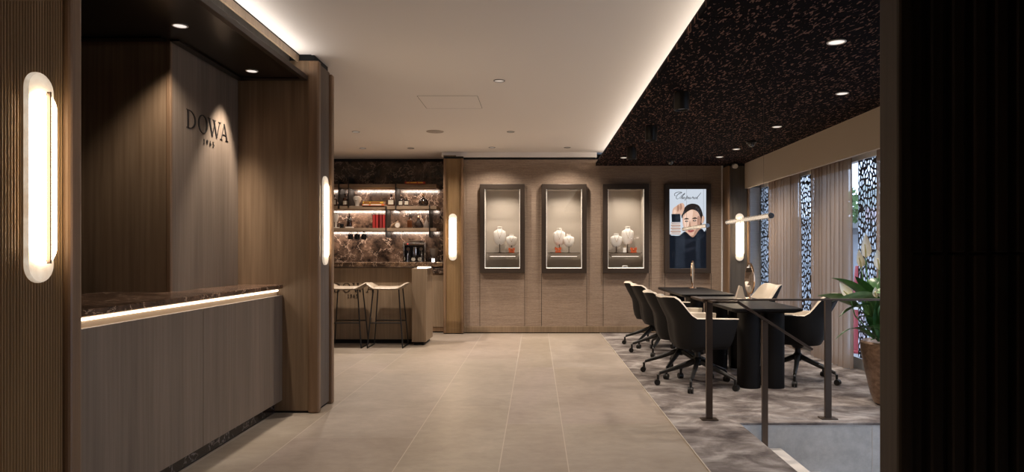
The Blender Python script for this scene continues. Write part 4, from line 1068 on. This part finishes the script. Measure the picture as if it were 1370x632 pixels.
mb = MB(); mb.prism([(-.05, 0), (.05, 0), (.018, .13), (-.008, .14)], .05, lambda u, v, w: (u, w, v)); tag(mb.build('cream_stand', 'cream', loc=(2.215, 7.28, .74), smooth=False), 'small cream wedge stand on the near table beside the mirror', 'stand')

# ================================================================== PENDANTS
def pendant(loc, L_, label):
    t = thing('tube_pendant', label, 'pendant lamp', loc, 0, 'crystal tube pendants')
    r = .024; mb = MB(); pts, rr = [], []
    n = int(L_/.022)
    for k in range(n+1):
        y = -L_/2+L_*k/n; pts += [(0, y, 0), (0, y+.011, 0)]; rr += [r, r*.82]
    mb.tube(pts, rr, 16, False); mb.build('crystal_tube', 'crystal', t, ang=20)
    mb = MB(); mb.tube([(0, -L_/2+.03, 0), (0, L_/2-.03, 0)], .013, 10); mb.build('lit_core', flat('tube core', (1,.9,.8), .4, emit=.9, emit_c=(1,.88,.74)), t)
    for s in (-1, 1):
        mb = MB(); mb.tube([(0, s*(L_/2-.002), 0), (0, s*(L_/2+.014), 0)], r*1.05, 16); mb.build('end_cap', 'chrome', t)
        mb = MB(); mb.tube([(0, s*L_*.36, r*.9), (0, s*L_*.36, ZD-loc[2])], .0012, 5); mb.build('wire', 'bronze', t)
    light('AREA', 'tube_glow', (0, 0, -.03), 1.2, NEUT, (0, 0, 0), .03, L_-.1, parent=t)
    return t
pendant((2.05, 6.53, 1.561), 1.32, 'slim ribbed crystal tube pendant above the near table, beside the windows')
pendant((2.05, 8.69, 1.561), 1.28, 'slim ribbed crystal tube pendant above the far table, across the poster')

# ================================================================== RAILING
t = thing('guard_rail', 'dark bronze railing with sloping handrail at the top of the stairs', 'railing', (1.28, 4.95, 0))
def P(x, y, z): return (x-1.28, y-4.95, z)
mb = MB(); mb.bar(P(1.235, 4.97, .891), P(3.10, 4.97, .891), .045, .014); mb.build('top_rail', 'bronze', t, smooth=False)
mb = MB(); mb.bar(P(1.255, 4.97, .884), P(1.255, 5.36, .884), .045, .014); mb.build('return_rail', 'bronze', t, smooth=False)
for x, y in ((1.28, 4.97), (2.17, 5.0)):
    mb = MB(); mb.box(x-1.28-.023, x-1.28+.023, y-4.95-.012, y-4.95+.012, .008, .886); p = mb.build('post', 'bronze', t, smooth=False)
    mb = MB(); mb.box(x-1.28-.06, x-1.28+.06, y-4.95-.04, y-4.95+.04, .0045, .013, .002); mb.build('base_plate', 'bronze', p, smooth=False)
HY = 4.83
mb = MB(); mb.bar(P(1.28, HY, .884), P(1.452, HY, .884), .04, .016); mb.bar(P(1.445, HY, .886), P(1.98, HY, .544), .04, .016)
mb.bar(P(1.285, HY-.02, .884), P(1.285, 4.99, .884), .045, .014); mb.build('handrail', 'bronze', t, smooth=False)
mb = MB(); mb.box(1.643-1.28-.02, 1.643-1.28+.02, HY-4.95-.012, HY-4.95+.012, -.177, .752); mb.build('post', 'bronze', t, smooth=False)

# ================================================================== CURTAINS
def curtain(x, y0, y1, n, label, top=2.40):
    t = thing('sheer_curtain', label, 'curtain', (x, (y0+y1)/2, .012), 0, 'sheer curtains at the windows')
    K = n*10; hy = (y1-y0)/2
    def pt(k, z, amp): return Vector((amp*math.sin(2*PI*n*k/K)+.006*math.sin(k*.37+z*1.3), -hy+2*hy*k/K+.012*math.sin(4*PI*n*k/K), z))
    zs = [0, .4, .8, 1.2, 1.6, 1.95, 2.105]
    mb = MB(); mb.grid([[pt(k, z, .040+.008*(1-z/2.2)) for z in zs] for k in range(K+1)]); mb.build('sheer_fabric', 'sheer', t, recalc=False, ang=80)
    mb = MB(); mb.grid([[pt(k, z, .040) for z in (2.105, 2.2, top-.012)] for k in range(K+1)]); mb.build('heading_band', 'sheer_top', t, recalc=False, ang=80)
    return t
curtain(3.30, 8.44, 9.46, 9, 'sheer taupe curtain farthest from the viewer, next to the corner pilaster')
curtain(3.30, 7.07, 8.00, 9, 'sheer taupe curtain in the middle of the window wall, behind the chair')
curtain(3.30, 5.72, 6.46, 6, 'sheer taupe curtain nearest the viewer, behind the peace lily')
for y0, y1, lb in ((9.72, 10.24, 'narrow black pebble cut screen at the farthest window'), (8.10, 8.76, 'narrow black pebble cut screen at the window between the first two curtains'), (6.45, 7.15, 'narrow black pebble cut screen at the window behind the peace lily')):
    mb = MB(); mb.box(3.425, 3.428, y0, y1, .125, 2.212); tag(mb.build('window_screen', 'screen', smooth=False), lb, 'screen', 'pebble cut window screens')

# ================================================================== PEACE LILY
PX, PY = 2.93, 5.46
t = thing('potted_peace_lily', 'peace lily with white flowers in a tapered copper pot on the carpet', 'plant', (PX, PY, FZ))
mb = MB(); mb.lathe([(0, 0), (.15, 0), (.172, .015), (.195, .08), (.245, .30), (.270, .46), (.268, .50), (.255, .515), (.243, .50), (.238, .44), (0, .43)], 0, 0, 48); mb.build('pot', 'copper', t)
mb = MB(); mb.cyl(0, 0, .432, .462, .238, .238, 32); mb.build('soil', 'soil', t)
def leaf(mb, base, tip, w, droop=.1, n=12, fold=.22, belly=.38, twist=0):
    base, tip = Vector(base), Vector(tip); rows = []
    d = tip-base; side = d.cross(Vector((0, 0, 1)))
    if side.length < .02: side = Vector((1, 0, 0))
    side.normalize(); side = Matrix.Rotation(twist, 3, d.normalized()) @ side
    for k in range(n+1):
        u = k/n; p = base+d*u+Vector((0, 0, droop*math.sin(PI*u)))
        ww = w*(math.sin(PI*u**.75)**.85 if 0 < u < 1 else 0)*.5+.0008
        up = side.cross(d.normalized())
        rows.append([p-side*ww+up*fold*ww, p-side*ww*.5+up*fold*.3*ww, p, p+side*ww*.5+up*fold*.3*ww, p+side*ww+up*fold*ww])
    mb.grid(rows)
def LP(px, py, dy=0):                      # point of the plant frame from where it shows, dy = nearer(-)/farther(+)
    Y = PY+dy; return Vector(((px-717)*Y/F-PX, dy, CH+(337.5-py)*Y/F-FZ))
green = MB(); pale = MB(); stems = MB()
lv = [((1160,402),(1112,372),.075,-.10,0,.04), ((1162,398),(1184,374),.10,.05,0,.05), ((1160,410),(1122,425),.08,-.12,0,.03), ((1172,412),(1144,370),.09,-.05,0,.03),
      ((1165,455),(1117,455),.045,-.15,0,.09), ((1170,440),(1137,440),.045,-.1,0,.01), ((1175,430),(1142,425),.06,.03,0,.02), ((1182,430),(1190,380),.10,.1,1,.03),
      ((1176,440),(1160,375),.08,.08,1,.02), ((1186,448),(1195,400),.09,-.1,0,.02), ((1190,448),(1205,380),.10,.0,0,.03), ((1195,450),(1222,415),.10,-.08,0,.06),
      ((1192,450),(1215,376),.10,.1,1,.04), ((1200,452),(1228,440),.08,.05,0,.08), ((1180,450),(1172,405),.08,-.16,1,.02), ((1188,450),(1180,410),.07,-.2,0,.02), ((1172,448),(1152,400),.07,.14,1,.02), ((1200,450),(1205,370),.09,.16,1,.02)]
lv += [((1180,448),(1162,418),.07,.12,0,.03), ((1184,446),(1186,396),.08,-.18,1,.02), ((1190,446),(1180,388),.09,.02,0,.03), ((1176,446),(1150,408),.06,.1,0,.03), ((1194,446),(1198,402),.08,-.14,1,.02),
       ((1188,450),(1164,436),.06,-.2,0,.03), ((1196,450),(1190,428),.07,-.22,1,.02), ((1184,450),(1158,424),.07,-.05,1,.02), ((1192,448),(1208,402),.09,.12,0,.02), ((1174,446),(1168,392),.08,.0,1,.03), ((1182,440),(1196,372),.08,.05,0,.03), ((1186,452),(1210,430),.07,-.15,0,.04)]
for b_, tp, w, dy, tw, dr in lv:
    c = LP(b_[0]+(1190-b_[0])*.5, 457, 0)*1.0
    B, T = LP(b_[0], b_[1], dy*.4), LP(tp[0], tp[1], dy)
    leaf(green, B-(T-B)*.12, T, w*1.45, dr, twist=tw*.9+.25); stems.tube([c*1.0, (c+B)/2+Vector((0,0,.02)), B], [.006, .005, .004], 6)
for b_, tp, w, dy in (((1150,412),(1093,396),.085,-.08), ((1176,402),(1112,404),.11,-.18), ((1178,425),(1192,395),.11,-.2), ((1168,392),(1190,398),.07,-.22)):
    B, T = LP(*b_, dy*.5), LP(*tp, dy); leaf(pale, B, T, w*1.35, .03, twist=.5); stems.tube([LP(1182, 457), (LP(1182, 457)+B)/2+Vector((0,0,.03)), B], [.006, .005, .004], 6)
green.build('dark_leaves', 'leaf', t, recalc=False, ang=60)['label'] = 'dark green leaves'
pale.build('pale_leaves', 'leaf_pale', t, recalc=False, ang=60)['label'] = 'pale green variegated leaves'
stems.build('leaf_stalks', 'stem', t)
fl_ = [((1158,345),(1158,312),.075,-.06,1), ((1152,358),(1149,334),.06,.03,1), ((1176,361),(1174,334),.085,-.08,1), ((1188,352),(1191,321),.085,-.02,1), ((1137,398),(1123,378),.07,-.14,0), ((1172,398),(1171,384),.05,-.16,1), ((1182,397),(1175,390),.05,-.15,0), ((1213,360),(1216,330),.08,.05,1)]
for b_, tp, w, dy, tw in fl_:
    B, T = LP(*b_, dy), LP(*tp, dy); root = LP(1188+(b_[0]-1188)*.25, 457, 0)
    mb = MB(); mb.tube([root, (root+B)/2+Vector(((B.x-root.x)*.25, 0, .03)), B], [.006, .005, .0045], 8); s_ = mb.build('flower_stem', 'stem', t)
    mb = MB(); n = 12; rows = []; d = T-B; side = Vector((1, 0, 0)) if tw else d.cross(Vector((0, -1, 0))).normalized()
    fw_ = Vector((0, -1, 0))
    for k in range(n+1):
        u = k/n; ww = w*.58*(math.sin(PI*u**.62)**.9 if 0 < u < 1 else 0)+.0006; p = B+d*u
        rows.append([p+side*ww*math.sin(a)-fw_*(.012*math.sin(PI*u))+fw_*ww*(1-math.cos(a))*.8 for a in (-1.25, -.8, -.4, 0, .4, .8, 1.25)])
    mb.grid(rows); mb.build('spathe', 'spathe', s_, recalc=False, ang=80)
    mb = MB(); mb.tube([B+fw_*.004, B+d*.25+fw_*.028+side*-.012, B+d*.55+fw_*.036+side*-.022], [.005, .008, .005], 8); mb.build('spadix', 'spadix', s_)

# ================================================================== OUTSIDE
mb = MB(); mb.box(3.6, 40, -10, 60, -.95, -.85); struct(mb.build('ground_outside', 'asphalt', smooth=False))
t = thing('neighbour_wall', 'grey textured wall close outside the farthest window', 'wall', (4.1, 12.4, -.85))
mb = MB(); mb.box(-.42, .5, 0, .6, 0, 6); mb.build('wall_face', 'facade2', t, smooth=False)
mb = MB()
for k in range(20): mb.box(-.42, .5, -.012, 0, .3*k, .3*k+.02)
mb.build('ribs', 'frame_grey', t, smooth=False)
def building(name, x0, x1, y0, y1, z1, label, nx, nz, mat='facade'):
    t = thing(name, label, 'building', ((x0+x1)/2, (y0+y1)/2, -.85)); w, d = (x1-x0)/2, (y1-y0)/2
    mb = MB(); mb.box(-w, w, -d, d, 0, z1); mb.build('wall', mat, t, smooth=False)
    mb = MB(); mb.box(-w-.15, w+.15, -d-.15, d+.15, z1-.25, z1+.02); mb.build('cornice', 'frame_grey', t, smooth=False)
    for i in range(nx):
        for k in range(nz):
            x = -w+2*w*(i+.5)/nx; z = .5+(z1-.9)*(k+.5)/nz
            mb = MB(); mb.box(x-w/nx*.55, x+w/nx*.55, -d-.03, -d, z-.5*(z1-.9)/nz*.7, z+.5*(z1-.9)/nz*.7); mb.build('window', 'winglass', t, smooth=False)
    return t
building('street_building', 8.6, 15.5, 27, 33, 3.05, 'low grey building with dark canopy across the street', 5, 1)
mb = MB(); mb.box(-3.4, 3.4, -.6, .4, 0, .45, .02); tag(mb.build('dark_canopy', 'frame_grey', loc=(12.4, 26.35, 2.15), smooth=False), 'long dark grey canopy across the street seen through the window', 'canopy')
building('pale_building', 5.2, 9.2, 34, 40, 6.0, 'pale tall building seen between the first two curtains', 4, 3)
t = thing('street_tree', 'green tree across the street above the dark canopy', 'tree', (11.7, 23.8, -.85))
mb = MB(); mb.tube([(0,0,0),(.03,0,1.6),(-.02,0,3.2)], [.10,.08,.05], 8); mb.build('trunk', 'bark', t)
mb = MB()
for k in range(420):
    a = random.uniform(0, 2*PI); b = random.uniform(-1, 1); r = .95*random.random()**.4
    c = Vector((r*math.cos(a)*math.sqrt(1-b*b)*1.1, r*math.sin(a)*math.sqrt(1-b*b), 3.75+r*b*.75)); s_ = random.uniform(.09, .17)
    n_ = Vector((random.uniform(-1,1), random.uniform(-1,1), random.uniform(-1,1))).normalized(); u = n_.orthogonal().normalized(); v = n_.cross(u)
    mb.bm.faces.new([mb.bm.verts.new(c+u*s_), mb.bm.verts.new(c+v*s_*.6), mb.bm.verts.new(c-u*s_), mb.bm.verts.new(c-v*s_*.6)])
mb.build('crown', 'treeleaf', t, recalc=False, smooth=False)
t = thing('street_sign', 'red shop sign on a post seen through the pebble cut screen', 'sign', (10.0, 20, -.85))
mb = MB(); mb.tube([(0,0,0),(0,0,3.4)], .04, 8); mb.build('post', 'frame_grey', t)
mb = MB(); mb.box(-.22, .26, -.06, .02, 3.0, 3.4, .02); mb.build('panel', 'outred', t, smooth=False)
t = thing('red_bollard', 'tall red tapering post outside the window behind the peace lily', 'bollard', (6.72, 14, -.85))
mb = MB(); mb.lathe([(0,0),(.20,0),(.20,.04),(.13,.06),(.10,1.5),(.07,1.8),(0,1.82)], 0, 0, 20); mb.build('body', 'outred', t)
mb = MB(); mb.lathe([(.122,.9),(.114,1.15)], 0, 0, 20); mb.build('band', 'white_trim', t)
for k, (z, lb) in enumerate(((4.55, 'lower tram wire crossing the sky outside'), (5.0, 'upper tram wire crossing the sky outside'))):
    mb = MB(); mb.tube([(3, 22, z-.2), (20, 24, z+.25)], .018, 6); tag(mb.build('tram_wire', 'black'), lb, 'wire', 'tram wires outside')
